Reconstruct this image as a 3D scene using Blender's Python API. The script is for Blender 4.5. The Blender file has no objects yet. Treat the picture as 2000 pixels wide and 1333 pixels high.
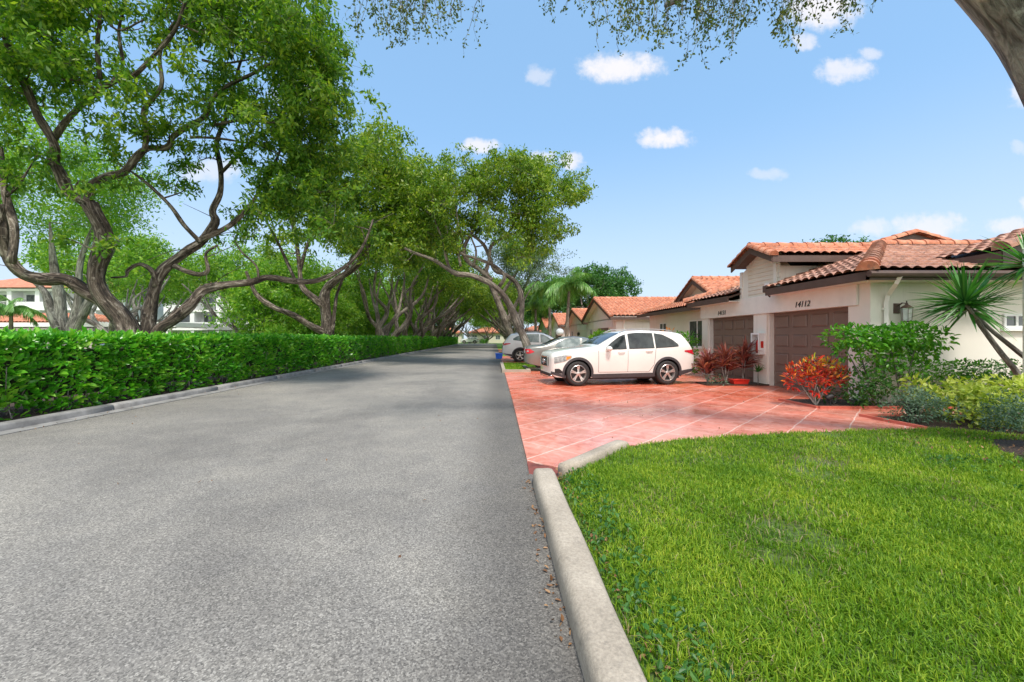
import bpy, bmesh, math, random
import numpy as np
from mathutils import Vector, Matrix
from mathutils.geometry import tessellate_polygon
R = math.radians
PI = math.pi
rng = np.random.default_rng(7)
random.seed(7)
SC = bpy.context.scene
COL = SC.collection
# ------------------------------------------------------------ camera, world, sun, exposure
H = 1.42
F = 800.0
cam_d = bpy.data.cameras.new('camera')
cam = bpy.data.objects.new('camera', cam_d)
COL.objects.link(cam)
cam.location = (0, 0, H)
cam.rotation_euler = (R(90), 0, 0)
cam_d.sensor_width = 36
cam_d.lens = 36 * F / 2000
cam_d.shift_x = 34 / 2000
cam_d.shift_y = -6.5 / 2000
cam_d.clip_start = 0.05
cam_d.clip_end = 3000
SC.camera = cam
SUN_EL, SUN_AZ = 62, 170          # azimuth: degrees clockwise from +Y
sd = bpy.data.lights.new('sun', 'SUN')
sd.energy = 2.7
sd.angle = R(10.0)
sd.color = (1.0, 0.94, 0.86)
sun = bpy.data.objects.new('sun', sd)
COL.objects.link(sun)
sdir = Vector((math.sin(R(SUN_AZ)) * math.cos(R(SUN_EL)), math.cos(R(SUN_AZ)) * math.cos(R(SUN_EL)), math.sin(R(SUN_EL))))
sun.rotation_euler = sdir.to_track_quat('Z', 'Y').to_euler()
sun.location = (0, 0, 40)
W = bpy.data.worlds.new('World')
SC.world = W
W.use_nodes = True
SC.view_settings.view_transform = 'Standard'
SC.view_settings.look = 'None'
SC.view_settings.exposure = 0.78
SC.view_settings.gamma = 1
SC.render.engine = 'CYCLES'
cy = SC.cycles
cy.max_bounces = 6
cy.diffuse_bounces = 4
cy.glossy_bounces = 3
cy.transmission_bounces = 4
cy.transparent_max_bounces = 8
cy.caustics_reflective = False
cy.caustics_refractive = False
try:
    cy.use_denoising = True
    cy.denoiser = 'OPENIMAGEDENOISE'
except Exception:
    pass

class NT:
    """small helper round a node tree"""
    def __init__(s, t):
        s.t = t
        t.nodes.clear()
    def n(s, typ, **kw):
        nd = s.t.nodes.new(typ)
        for k, v in kw.items():
            if k == 'op': nd.operation = v
            elif k == 'bt': nd.blend_type = v
            elif k.startswith('_'): setattr(nd, k[1:], v)
            else:
                key = int(k[1:]) if k[0] == 'i' and k[1:].isdigit() else k.replace('__', ' ')
                if isinstance(v, bpy.types.NodeSocket): s.t.links.new(v, nd.inputs[key])
                else: nd.inputs[key].default_value = v
        return nd
    def link(s, a, b): s.t.links.new(a, b)
    def math(s, op, a, b=0.0, c=None, clamp=False):
        nd = s.t.nodes.new('ShaderNodeMath'); nd.operation = op; nd.use_clamp = clamp
        for i, v in enumerate((a, b, c)):
            if v is None: continue
            if isinstance(v, bpy.types.NodeSocket): s.t.links.new(v, nd.inputs[i])
            else: nd.inputs[i].default_value = v
        return nd.outputs[0]
    def mix(s, f, a, b, bt='MIX'):
        nd = s.t.nodes.new('ShaderNodeMix'); nd.data_type = 'RGBA'; nd.blend_type = bt
        for k, v in ((0, f), (6, a), (7, b)):
            if isinstance(v, bpy.types.NodeSocket): s.t.links.new(v, nd.inputs[k])
            else:
                if k and len(v) == 3: v = (*v, 1)
                nd.inputs[k].default_value = v
        return nd.outputs[2]
    def ramp(s, f, stops, interp='LINEAR'):
        nd = s.t.nodes.new('ShaderNodeValToRGB'); nd.color_ramp.interpolation = interp
        el = nd.color_ramp.elements
        while len(el) < len(stops): el.new(0.5)
        for e, (p, c) in zip(el, stops):
            e.position = p; e.color = (*c, 1) if not isinstance(c, (int, float)) else (c, c, c, 1)
        if isinstance(f, bpy.types.NodeSocket): s.t.links.new(f, nd.inputs[0])
        return nd.outputs[0]
    def noise(s, vec, scale, detail=4, rough=0.55, dist=0.0, col=False):
        nd = s.t.nodes.new('ShaderNodeTexNoise')
        nd.inputs['Scale'].default_value = scale; nd.inputs['Detail'].default_value = detail
        nd.inputs['Roughness'].default_value = rough; nd.inputs['Distortion'].default_value = dist
        if vec is not None: s.t.links.new(vec, nd.inputs['Vector'])
        return nd.outputs['Color' if col else 'Fac']

# sky with a few small fair-weather clouds
w = NT(W.node_tree)
sky = w.n('ShaderNodeTexSky')
sky.sky_type = 'NISHITA'
sky.sun_disc = False
sky.sun_elevation = R(SUN_EL)
sky.sun_rotation = R(SUN_AZ)
sky.altitude = 0
sky.air_density = 1.0
sky.dust_density = 0.6
sky.ozone_density = 2.0
tc = w.n('ShaderNodeTexCoord').outputs['Generated']
sp = w.n('ShaderNodeSeparateXYZ', i0=tc)
yy = w.math('MAXIMUM', sp.outputs[1], 0.02)
U = w.math('DIVIDE', sp.outputs[0], yy)
V = w.math('DIVIDE', sp.outputs[2], yy)
uv = w.n('ShaderNodeCombineXYZ', i0=U, i1=V)
nz = w.n('ShaderNodeSeparateColor', i0=w.noise(uv.outputs[0], 11, 4, 0.55, col=True))
U2 = w.math('ADD', U, w.math('MULTIPLY', w.math('SUBTRACT', nz.outputs[0], 0.5), 0.11))
V2 = w.math('ADD', V, w.math('MULTIPLY', w.math('SUBTRACT', nz.outputs[1], 0.5), 0.06))
CL = [(1213,132,80,30,1),(1050,150,24,18,.5),(1305,272,56,20,1),(1650,140,56,24,.8),(1697,106,24,16,.6),
      (1605,15,78,38,1),(1575,80,28,18,.7),(938,287,36,16,.9),(1056,312,30,16,.7),(1115,312,28,20,.9),
      (1700,445,46,18,.6),(1815,440,66,24,.75),(1500,338,34,13,.4),(1985,190,22,24,.7),(1985,445,50,20,.7),
      (1990,290,22,12,.35),(2003,402,20,14,.6),(600,180,70,30,.7),(420,330,60,24,.6)]
fz = w.math('MULTIPLY', w.math('SUBTRACT', w.noise(uv.outputs[0], 34, 5, 0.65), 0.5), 2.2)
cm = 0.0
for cx, cy_, a, b, st in CL:
    u0, v0 = (cx - 966) / F, (660 - cy_) / F
    du = w.math('DIVIDE', w.math('SUBTRACT', U2, u0), a / F)
    dv0 = w.math('SUBTRACT', V2, v0)
    dv = w.math('DIVIDE', dv0, b / F)
    d2 = w.math('ADD', w.math('MULTIPLY', du, du), w.math('MULTIPLY', dv, dv))
    m = w.n('ShaderNodeMapRange', _interpolation_type='SMOOTHSTEP', i0=w.math('ADD', d2, fz), i1=1.55, i2=0.0, i3=0.0, i4=st)
    cm = w.math('MAXIMUM', cm, m.outputs[0])
cm = w.math('MULTIPLY', cm, w.math('GREATER_THAN', sp.outputs[1], 0.02))
hz = w.n('ShaderNodeMapRange', i0=sp.outputs[2], i1=0.0, i2=0.45, i3=0.55, i4=0.0)
skyc = w.mix(0.55, sky.outputs[0], (1.85, 3.45, 5.4))
hb = w.n('ShaderNodeMapRange', _interpolation_type='SMOOTHSTEP', i0=sp.outputs[2], i1=0.46, i2=0.0, i3=0.0, i4=0.8)
skyc = w.mix(hb.outputs[0], skyc, (3.5, 4.05, 4.75))
# broken bright cloud added to the unseen sky behind the camera, as soft fill
cn = w.noise(tc, 2.6, 5, .6)
cb_ = w.math('MULTIPLY', w.n('ShaderNodeMapRange', _interpolation_type='SMOOTHSTEP', i0=sp.outputs[1], i1=-0.05, i2=-0.55, i3=0.0, i4=1.0).outputs[0],
             w.n('ShaderNodeMapRange', _interpolation_type='SMOOTHSTEP', i0=cn, i1=0.36, i2=0.56, i3=0.15, i4=1.0).outputs[0])
skyc = w.mix(cb_, skyc, (9.2, 9.0, 8.6))
skyc = w.mix(w.math('MULTIPLY', cm, 0.95), skyc, (4.7, 4.6, 4.75))
bg = w.n('ShaderNodeBackground', i0=skyc, Strength=0.125)
out = w.n('ShaderNodeOutputWorld')
w.link(bg.outputs[0], out.inputs[0])

# ------------------------------------------------------------ materials
def new_mat(name):
    m = bpy.data.materials.new(name)
    m.use_nodes = True
    return m, NT(m.node_tree)
def finish(t, col, rough=0.6, bump=None, bs=0.2, bd=0.01, **kw):
    p = t.n('ShaderNodeBsdfPrincipled')
    for k, v in (('Base Color', col), ('Roughness', rough), *kw.items()):
        k = k.replace('__', ' ')
        if isinstance(v, bpy.types.NodeSocket): t.link(v, p.inputs[k])
        else: p.inputs[k].default_value = (*v, 1) if isinstance(v, tuple) and len(v) == 3 else v
    if bump is not None:
        b = t.n('ShaderNodeBump', Strength=bs, Distance=bd, Height=bump)
        t.link(b.outputs[0], p.inputs['Normal'])
    o = t.n('ShaderNodeOutputMaterial')
    t.link(p.outputs[0], o.inputs[0])
    return p
def simple(name, c, rough=0.5, var=0.12, scale=6, bs=0.0, **kw):
    m, t = new_mat(name)
    co = t.n('ShaderNodeTexCoord').outputs['Object']
    n = t.noise(co, scale, 5)
    lo = tuple(x * (1 - var) for x in c); hi = tuple(min(1, x * (1 + var)) for x in c)
    col = t.ramp(n, [(0.3, lo), (0.7, hi)])
    finish(t, col, rough, bump=n if bs else None, bs=bs, **kw)
    return m
M = {}
def leafmat(name, dark, mid, light, trans=0.35, rough=0.45, spec=0.4, nscale=0.8):
    m, t = new_mat(name)
    r = t.n('ShaderNodeNewGeometry').outputs['Random Per Island']
    co = t.n('ShaderNodeTexCoord').outputs['Object']
    n = t.noise(co, nscale, 3)
    f = t.math('ADD', t.math('MULTIPLY', r, 0.62), t.math('MULTIPLY', t.math('SUBTRACT', n, 0.3), 0.95), clamp=True)
    col = t.ramp(f, [(0.05, dark), (0.5, mid), (0.95, light)])
    p = t.n('ShaderNodeBsdfPrincipled', Base__Color=col, Roughness=rough)
    p.inputs['Specular IOR Level'].default_value = spec
    tr = t.n('ShaderNodeBsdfTranslucent', i0=t.mix(1.0, col, (1.15, 1.25, 0.5), 'MULTIPLY'))
    mx = t.n('ShaderNodeMixShader', i0=trans, i1=p.outputs[0], i2=tr.outputs[0])
    o = t.n('ShaderNodeOutputMaterial')
    t.link(mx.outputs[0], o.inputs[0])
    return m
M['leaf_oak'] = leafmat('leaf_oak', (.035,.11,.012), (.12,.26,.022), (.38,.48,.05), .5)
M['leaf_sun'] = leafmat('leaf_sun', (.045,.12,.012), (.145,.26,.02), (.38,.44,.045), .45)
M['leaf_bright'] = leafmat('leaf_bright', (.07,.19,.02), (.17,.36,.035), (.38,.5,.05), .45)
M['leaf_dark'] = leafmat('leaf_dark', (.02,.08,.016), (.05,.16,.028), (.12,.26,.05), .35)
M['leaf_grey'] = leafmat('leaf_grey', (.06,.11,.05), (.12,.19,.10), (.22,.30,.17), .3)
M['leaf_hedge'] = leafmat('leaf_hedge', (.03,.18,.014), (.10,.40,.022), (.36,.66,.07), .38, .28, .6, 1.5)
M['leaf_hang'] = leafmat('leaf_hang', (.05,.10,.03), (.09,.14,.03), (.20,.22,.04), .3)
M['leaf_ixora'] = leafmat('leaf_ixora', (.035,.15,.015), (.09,.32,.022), (.24,.52,.05), .4, .3, .5)
M['leaf_lime'] = leafmat('leaf_lime', (.16,.27,.03), (.45,.53,.07), (.80,.80,.30), .35, .4)
M['leaf_blue'] = leafmat('leaf_blue', (.05,.10,.06), (.10,.18,.11), (.20,.30,.19), .3, .5)
M['leaf_palm'] = leafmat('leaf_palm', (.05,.16,.03), (.13,.30,.06), (.30,.48,.14), .35, .35)
M['leaf_spike'] = leafmat('leaf_spike', (.02,.09,.02), (.06,.23,.04), (.20,.46,.09), .35, .3, .5)
M['leaf_brownspike'] = leafmat('leaf_burgundy', (.06,.015,.018), (.26,.07,.065), (.58,.27,.22), .3, .3, .5, 3)
M['flower_orange'] = leafmat('flower_orange', (.7,.22,.02), (.8,.32,.02), (.85,.45,.03), .3)
# croton: leaves run from yellow-green through orange to deep red
m, t = new_mat('leaf_croton')
r = t.n('ShaderNodeNewGeometry').outputs['Random Per Island']
co = t.n('ShaderNodeTexCoord').outputs['Object']
z = t.n('ShaderNodeSeparateXYZ', i0=co).outputs[2]
f = t.math('ADD', t.math('MULTIPLY', r, 0.62), t.n('ShaderNodeMapRange', i0=z, i1=.25, i2=1.05, i3=0.0, i4=0.42).outputs[0])
col = t.ramp(f, [(0.0, (.75,.03,.01)), (0.25, (.32,.01,.008)), (0.45, (.62,.04,.01)), (0.62, (.10,.02,.01)), (0.74, (.70,.16,.02)), (0.86, (.48,.48,.03)), (1.0, (.22,.38,.03))])
finish(t, col, .35)
M['leaf_croton'] = m

def barkmat(name, c1, c2, c3):
    m, t = new_mat(name)
    co = t.n('ShaderNodeTexCoord').outputs['Object']
    at = t.n('ShaderNodeAttribute', _attribute_name='bark')
    n1 = t.noise(at.outputs['Vector'], 13, 6, .68, 1.0)
    n2 = t.noise(co, 1.1, 4)
    n3 = t.noise(co, 7, 5, .7)
    c = t.ramp(n1, [(0.38, c1), (0.52, c2), (0.64, c3)])
    c = t.mix(t.ramp(n2, [(0.42, 0.0), (0.62, 1.0)]), c, t.mix(1.0, c, (.55, .5, .5), 'MULTIPLY'))
    c = t.mix(t.ramp(n3, [(0.58, 0.0), (0.70, .7)]), c, c3)
    finish(t, c, .88, t.math('ADD', n1, t.math('MULTIPLY', n3, .3)), 1.0, .07)
    return m
M['bark'] = barkmat('bark', (.03,.022,.018), (.155,.12,.092), (.46,.40,.34))
M['bark_pale'] = barkmat('bark_pale', (.09,.075,.06), (.26,.22,.18), (.45,.39,.33))
M['bark_grey'] = barkmat('bark_grey', (.12,.11,.10), (.34,.32,.295), (.56,.53,.49))
M['palm_trunk'] = barkmat('palm_trunk', (.14,.11,.085), (.30,.25,.20), (.42,.37,.31))

# asphalt
m, t = new_mat('asphalt')
co = t.n('ShaderNodeTexCoord').outputs['Object']
fine = t.noise(co, 85, 4, .85)
vor = t.n('ShaderNodeTexVoronoi', Vector=co, Scale=125.0)
vc = t.n('ShaderNodeSeparateColor', i0=vor.outputs['Color']).outputs[0]
fine = t.math('ADD', t.math('MULTIPLY', vc, .42), t.math('MULTIPLY', fine, .58))
big = t.noise(co, .28, 4, .6, .6)
mid = t.noise(co, 2.2, 5, .6)
sy = t.n('ShaderNodeSeparateXYZ', i0=co)
c = t.ramp(fine, [(0.26, (.085,.081,.076)), (0.46, (.185,.176,.163)), (0.62, (.245,.234,.216)), (0.76, (.40,.385,.355))])
c = t.mix(t.ramp(vor.outputs['Distance'], [(0.0, .3), (0.2, 0.0)]), c, (.55,.54,.51))
st = t.ramp(big, [(0.36, (.78,.77,.76)), (0.50, (1.0,.99,.97)), (0.66, (1.22,1.20,1.14))])
c = t.mix(1.0, c, st, 'MULTIPLY')
c = t.mix(1.0, c, t.ramp(mid, [(0.3, (.88,.88,.89)), (0.7, (1.1,1.09,1.07))]), 'MULTIPLY')
wv = t.n('ShaderNodeVectorMath', _operation='ADD', i0=co, i1=t.noise(co, 1.4, 4, .6, col=True))
cr = t.n('ShaderNodeTexVoronoi', _feature='DISTANCE_TO_EDGE', Vector=wv.outputs[0], Scale=.33)
ck = t.math('MULTIPLY', t.n('ShaderNodeMapRange', i0=cr.outputs['Distance'], i1=.0, i2=.006, i3=.3, i4=0.0).outputs[0], t.ramp(t.noise(co, .5, 3), [(0.52, 0.0), (0.6, 1.0)]))
c = t.mix(ck, c, (.05,.045,.04))
sp_ = t.noise(co, 3.6, 2, .4)
c = t.mix(t.ramp(sp_, [(0.72, 0.0), (0.78, .45)]), c, (.10,.09,.08))
# dark oil and damp band along the right gutter
edge = t.math('ABSOLUTE', t.math('SUBTRACT', t.math('ADD', sy.outputs[0], t.math('MULTIPLY', mid, .5)), .45))
em = t.n('ShaderNodeMapRange', _interpolation_type='SMOOTHSTEP', i0=edge, i1=.05, i2=.75, i3=.75, i4=0.0).outputs[0]
c = t.mix(em, c, t.mix(1.0, c, (.42,.41,.41), 'MULTIPLY'))
finish(t, c, .82, t.math('ADD', fine, t.math('MULTIPLY', vor.outputs['Distance'], -.6)), .16, .003)
M['asphalt'] = m

# concrete kerb
m, t = new_mat('concrete')
co = t.n('ShaderNodeTexCoord').outputs['Object']
a_ = t.noise(co, 1.6, 5, .6); b_ = t.noise(co, 60, 4, .75); d_ = t.noise(co, 11, 5, .7)
c = t.ramp(a_, [(0.3, (.245,.21,.165)), (0.7, (.40,.35,.285))])
c = t.mix(t.ramp(d_, [(0.56, 0.0), (0.72, .6)]), c, (.17,.15,.125))
c = t.mix(.4, c, t.ramp(b_, [(0.3, (.25,.25,.25)), (0.7, (1,1,1))]), 'OVERLAY')
finish(t, c, .88, b_, .5, .006)
M['concrete'] = m
M['concrete_grey'] = simple('concrete_grey', (.23,.225,.22), .9, .35, 4, .3)

# red stamped driveway, 0.6 m tiles laid diagonally with pale joints
m, t = new_mat('stamped_red')
co = t.n('ShaderNodeTexCoord').outputs['Object']
wob = t.n('ShaderNodeSeparateColor', i0=t.noise(co, 3.0, 3, col=True))
s3 = t.n('ShaderNodeSeparateXYZ', i0=co)
xx = t.math('ADD', s3.outputs[0], t.math('MULTIPLY', t.math('SUBTRACT', wob.outputs[0], .5), .05))
y2 = t.math('ADD', s3.outputs[1], t.math('MULTIPLY', t.math('SUBTRACT', wob.outputs[1], .5), .05))
def joint(e, off, wd, per=.87):
    q = t.math('FRACT', t.math('DIVIDE', t.math('ADD', e, off), per))
    q = t.math('ABSOLUTE', t.math('SUBTRACT', q, .5))
    return t.n('ShaderNodeMapRange', i0=q, i1=.5 - wd * 1.6, i2=.5 - wd, i3=0.0, i4=1.0).outputs[0]
j1 = joint(t.math('SUBTRACT', xx, y2), 100.87 * 1 + .03, .012)
j2 = joint(t.math('ADD', xx, y2), 0.2, .011)
jn = t.ramp(t.noise(co, 1.3, 4, .6), [(0.35, .5), (0.6, 1.0)])
j = t.math('MAXIMUM', j1, t.math('MULTIPLY', j2, jn))
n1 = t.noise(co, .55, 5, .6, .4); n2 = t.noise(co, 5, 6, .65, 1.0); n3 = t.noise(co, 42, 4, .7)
sheen_falloff = t.n('ShaderNodeMapRange', i0=t.math('ADD', s3.outputs[1], t.math('MULTIPLY', n1, 4)), i1=8.2, i2=11.2, i3=0.0, i4=1.0).outputs[0]
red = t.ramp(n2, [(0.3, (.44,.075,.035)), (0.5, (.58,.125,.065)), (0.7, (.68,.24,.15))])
pink = t.ramp(n2, [(0.3, (.46,.135,.09)), (0.5, (.60,.225,.165)), (0.7, (.68,.34,.28))])  # near pink has the sky reflection painted into the base colour
c = t.mix(sheen_falloff, pink, red)
c = t.mix(t.ramp(n1, [(0.5, 0.0), (0.66, .45)]), c, (.64,.36,.29))
c = t.mix(t.ramp(n3, [(0.60, 0.0), (0.75, .5)]), c, (.28,.09,.07))
c = t.mix(t.math('MULTIPLY', j, .8), c, (.76,.54,.46))
rg = t.ramp(t.noise(co, 1.1, 4, .6), [(0.40, .22), (0.62, .6)])
finish(t, c, rg, t.math('SUBTRACT', t.math('MULTIPLY', n2, .5), t.math('MULTIPLY', j, .5)), .3, .01, Coat__Weight=.18, Coat__Roughness=.15, Specular__IOR__Level=.35)
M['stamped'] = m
M['red_edge'] = simple('red_edge', (.17,.045,.035), .8, .4, 9, .4)
M['red_paint'] = simple('red_paint', (.50,.13,.09), .5, .2, 5, .2)

# soils and lawns
m, t = new_mat('lawn_soil')
co = t.n('ShaderNodeTexCoord').outputs['Object']
a_ = t.noise(co, .9, 5, .6); b_ = t.noise(co, 30, 5, .7)
c = t.ramp(b_, [(0.3, (.035,.045,.012)), (0.55, (.07,.13,.02)), (0.75, (.12,.19,.035))])
c = t.mix(t.ramp(a_, [(0.5, 0.0), (0.66, .6)]), c, (.13,.10,.055))
finish(t, c, .95, b_, .6, .03)
M['lawn_soil'] = m
m, t = new_mat('far_lawn')
co = t.n('ShaderNodeTexCoord').outputs['Object']
a_ = t.noise(co, .12, 5, .6); b_ = t.noise(co, 14, 5, .7)
c = t.mix(.5, t.ramp(a_, [(0.35, (.06,.17,.015)), (0.65, (.14,.28,.03))]), t.ramp(b_, [(0.3, (.045,.12,.01)), (0.7, (.17,.33,.04))]))
finish(t, c, .9, b_, .5, .05)
M['far_lawn'] = m
m, t = new_mat('mulch')
co = t.n('ShaderNodeTexCoord').outputs['Object']
b_ = t.noise(co, 45, 5, .75, .6)
c = t.ramp(b_, [(0.3, (.012,.008,.006)), (0.52, (.06,.038,.026)), (0.72, (.17,.11,.075))])
finish(t, c, .95, b_, .9, .03)
M['mulch'] = m
M['grass'] = leafmat('grass_blade', (.06,.15,.012), (.165,.31,.018), (.43,.51,.05), .38, .45, .25, 1.3)
M['dry'] = leafmat('dry_blade', (.16,.12,.06), (.30,.24,.12), (.42,.36,.20), .3, .6)
M['deadleaf'] = leafmat('dead_leaf', (.10,.045,.02), (.22,.11,.05), (.38,.24,.12), .1, .6)

# buildings
m, t = new_mat('stucco')
co = t.n('ShaderNodeTexCoord').outputs['Object']
a_ = t.noise(co, .8, 4, .5); b_ = t.noise(co, 26, 5, .65)
c = t.ramp(a_, [(0.3, (.72,.675,.605)), (0.7, (.80,.76,.69))])
mp = t.n('ShaderNodeMapping', i0=co); mp.inputs['Scale'].default_value = (1, 1, .12)
c = t.mix(t.ramp(t.noise(mp.outputs[0], 5, 5, .7), [(0.55, 0.0), (0.75, .35)]), c, (.48,.44,.38))
finish(t, c, .92, b_, .2, .004)
M['stucco'] = m
M['trim_cream'] = simple('trim_cream', (.76,.73,.68), .6, .05, 5, .05)
M['siding'] = simple('siding', (.68,.62,.53), .7, .06, 3, .05)
M['white'] = simple('white_paint', (.80,.80,.79), .5, .05, 3)
M['white_wall'] = simple('white_wall', (.74,.75,.77), .85, .06, .7, .1)
M['cream_wall'] = simple('cream_wall', (.62,.57,.48), .85, .08, .7, .1)
M['fascia'] = simple('fascia_brown', (.095,.058,.046), .55, .2, 4, .08)
M['door_brown'] = simple('door_brown', (.18,.125,.10), .5, .08, 3, .05)
M['twigs'] = simple('twigs', (.03,.045,.015), 1.0, .6, 25, .5)  # hedge core fill, inner shade put into the dark twig colour
M['metal_dark'] = simple('metal_dark', (.03,.03,.03), .45, .2, 20)
M['metal_grey'] = simple('metal_grey', (.28,.28,.28), .4, .1, 20)
M['black'] = simple('black_plastic', (.018,.018,.02), .55, .2, 20)
M['glassy_lamp'] = simple('lamp_glass', (.62,.64,.62), .15, .1, 10)
M['globe'] = simple('globe_white', (.86,.87,.88), .25, .02, 2)
M['red_item'] = simple('red_item', (.55,.03,.02), .35, .1, 5)
M['blue_bin'] = simple('blue_bin', (.02,.12,.62), .45, .1, 8)
M['window'] = None
m, t = new_mat('window_glass')
co = t.n('ShaderNodeTexCoord').outputs['Object']
n = t.noise(co, 1.7, 3)
finish(t, t.ramp(n, [(0.35, (.025,.035,.035)), (0.65, (.11,.13,.13))]), .06, Specular__IOR__Level=.8)
M['window'] = m
def tilemat(name, a, b, c3, d):
    m, t = new_mat(name)
    co = t.n('ShaderNodeTexCoord').outputs['Object']
    n1 = t.noise(co, .9, 4, .6); n2 = t.noise(co, 9, 5, .7); n3 = t.noise(co, 3.2, 5, .65)
    c = t.ramp(n3, [(0.28, a), (0.48, b), (0.68, c3)])
    c = t.mix(t.ramp(n2, [(0.50, 0.0), (0.68, .85)]), c, d)
    c = t.mix(t.ramp(n1, [(0.5, 0.0), (0.7, .5)]), c, t.mix(1.0, c, (.62,.58,.6), 'MULTIPLY'))
    finish(t, c, .75, n2, .3, .01)
    return m
M['tile'] = tilemat('roof_tile', (.34,.115,.06), (.52,.185,.095), (.64,.32,.20), (.19,.105,.08))
M['tile_dark'] = tilemat('roof_tile_weathered', (.21,.115,.08), (.38,.18,.12), (.54,.32,.23), (.13,.085,.07))
# vehicles
def paint(name, c, met=0.0, rough=.32):
    m, t = new_mat(name)
    co = t.n('ShaderNodeTexCoord').outputs['Object']
    n = t.noise(co, 3, 4)
    finish(t, t.ramp(n, [(0.3, tuple(x * .95 for x in c)), (0.7, c)]), rough, Metallic=met, Coat__Weight=1.0, Coat__Roughness=.03)
    return m
M['car_white'] = paint('car_white', (.78,.78,.74))
M['car_silver'] = paint('car_silver', (.25,.25,.225), .55, .33)
M['car_pearl'] = paint('car_pearl', (.70,.71,.72))
M['car_dark'] = paint('car_dark', (.05,.06,.07))
M['car_glass'], t = new_mat('car_glass')
co = t.n('ShaderNodeTexCoord').outputs['Object']
finish(t, t.ramp(t.noise(co, 4, 3), [(0.35, (.008,.011,.012)), (0.65, (.035,.045,.045))]), .04, Specular__IOR__Level=.6)
M['car_glass_light'], t = new_mat('car_glass_light')
co = t.n('ShaderNodeTexCoord').outputs['Object']
finish(t, t.ramp(t.noise(co, 4, 3), [(0.35, (.10,.14,.14)), (0.65, (.25,.30,.29))]), .05, Specular__IOR__Level=.7)
M['tyre'] = simple('tyre_rubber', (.025,.024,.024), .8, .2, 30, .1)
M['rim'] = simple('alloy', (.62,.58,.55), .28, .1, 20, Metallic=.7)
M['chrome'] = simple('chrome', (.8,.8,.8), .12, .02, 5, Metallic=1.0)
M['lens_red'] = simple('lens_red', (.55,.015,.03), .12, .2, 15)
M['lens_amber'] = simple('lens_amber', (.85,.25,.02), .15, .1, 15)
M['lens_clear'] = simple('lens_clear', (.30,.32,.32), .08, .5, 18)
M['plastic_grey'] = simple('cladding', (.05,.05,.055), .6, .15, 15)

# ------------------------------------------------------------ mesh helpers
def tagp(o, label=None, cat=None, group=None, kind=None):
    if label: o['label'] = label
    if cat: o['category'] = cat
    if group: o['group'] = group
    if kind: o['kind'] = kind
    return o
def thing(name, label, cat, loc=(0, 0, 0), rz=0.0, group=None):
    o = bpy.data.objects.new(name, None)
    o.empty_display_size = .2
    COL.objects.link(o)
    o.location = loc
    o.rotation_euler = (0, 0, rz)
    return tagp(o, label, cat, group)
def fast_mesh(name, V, Fq, mats, smooth=False, mi=None):
    """V (n,3) array, Fq (m,k) array of equal-size faces"""
    me = bpy.data.meshes.new(name)
    V = np.asarray(V, dtype=np.float32); Fq = np.asarray(Fq, dtype=np.int32)
    m_, k = Fq.shape
    me.vertices.add(len(V)); me.vertices.foreach_set('co', V.ravel())
    me.loops.add(m_ * k); me.loops.foreach_set('vertex_index', Fq.ravel())
    me.polygons.add(m_)
    me.polygons.foreach_set('loop_start', np.arange(0, m_ * k, k, dtype=np.int32))
    me.polygons.foreach_set('loop_total', np.full(m_, k, dtype=np.int32))
    if mi is not None: me.polygons.foreach_set('material_index', np.asarray(mi, dtype=np.int32))
    me.polygons.foreach_set('use_smooth', np.full(m_, smooth, dtype=bool))
    for x in mats: me.materials.append(x)
    me.update(calc_edges=True)
    return me
def link(name, me, parent=None):
    o = bpy.data.objects.new(name, me)
    COL.objects.link(o)
    if parent: o.parent = parent
    return o
def smoothpath(P, sub=4):
    """Catmull-Rom through rows of P (x,y,z,r)"""
    P = np.asarray(P, float)
    if len(P) < 3: return np.array([P[0] + (P[-1] - P[0]) * k / sub for k in range(sub + 1)])
    Q = np.vstack([2 * P[0] - P[1], P, 2 * P[-1] - P[-2]])
    out_ = []
    for i in range(1, len(Q) - 2):
        for k in range(sub):
            s = k / sub
            out_.append(.5 * (2 * Q[i] + (Q[i+1] - Q[i-1]) * s + (2*Q[i-1] - 5*Q[i] + 4*Q[i+1] - Q[i+2]) * s*s + (3*Q[i] - Q[i-1] - 3*Q[i+1] + Q[i+2]) * s**3))
    out_.append(P[-1])
    return np.array(out_)
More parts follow.
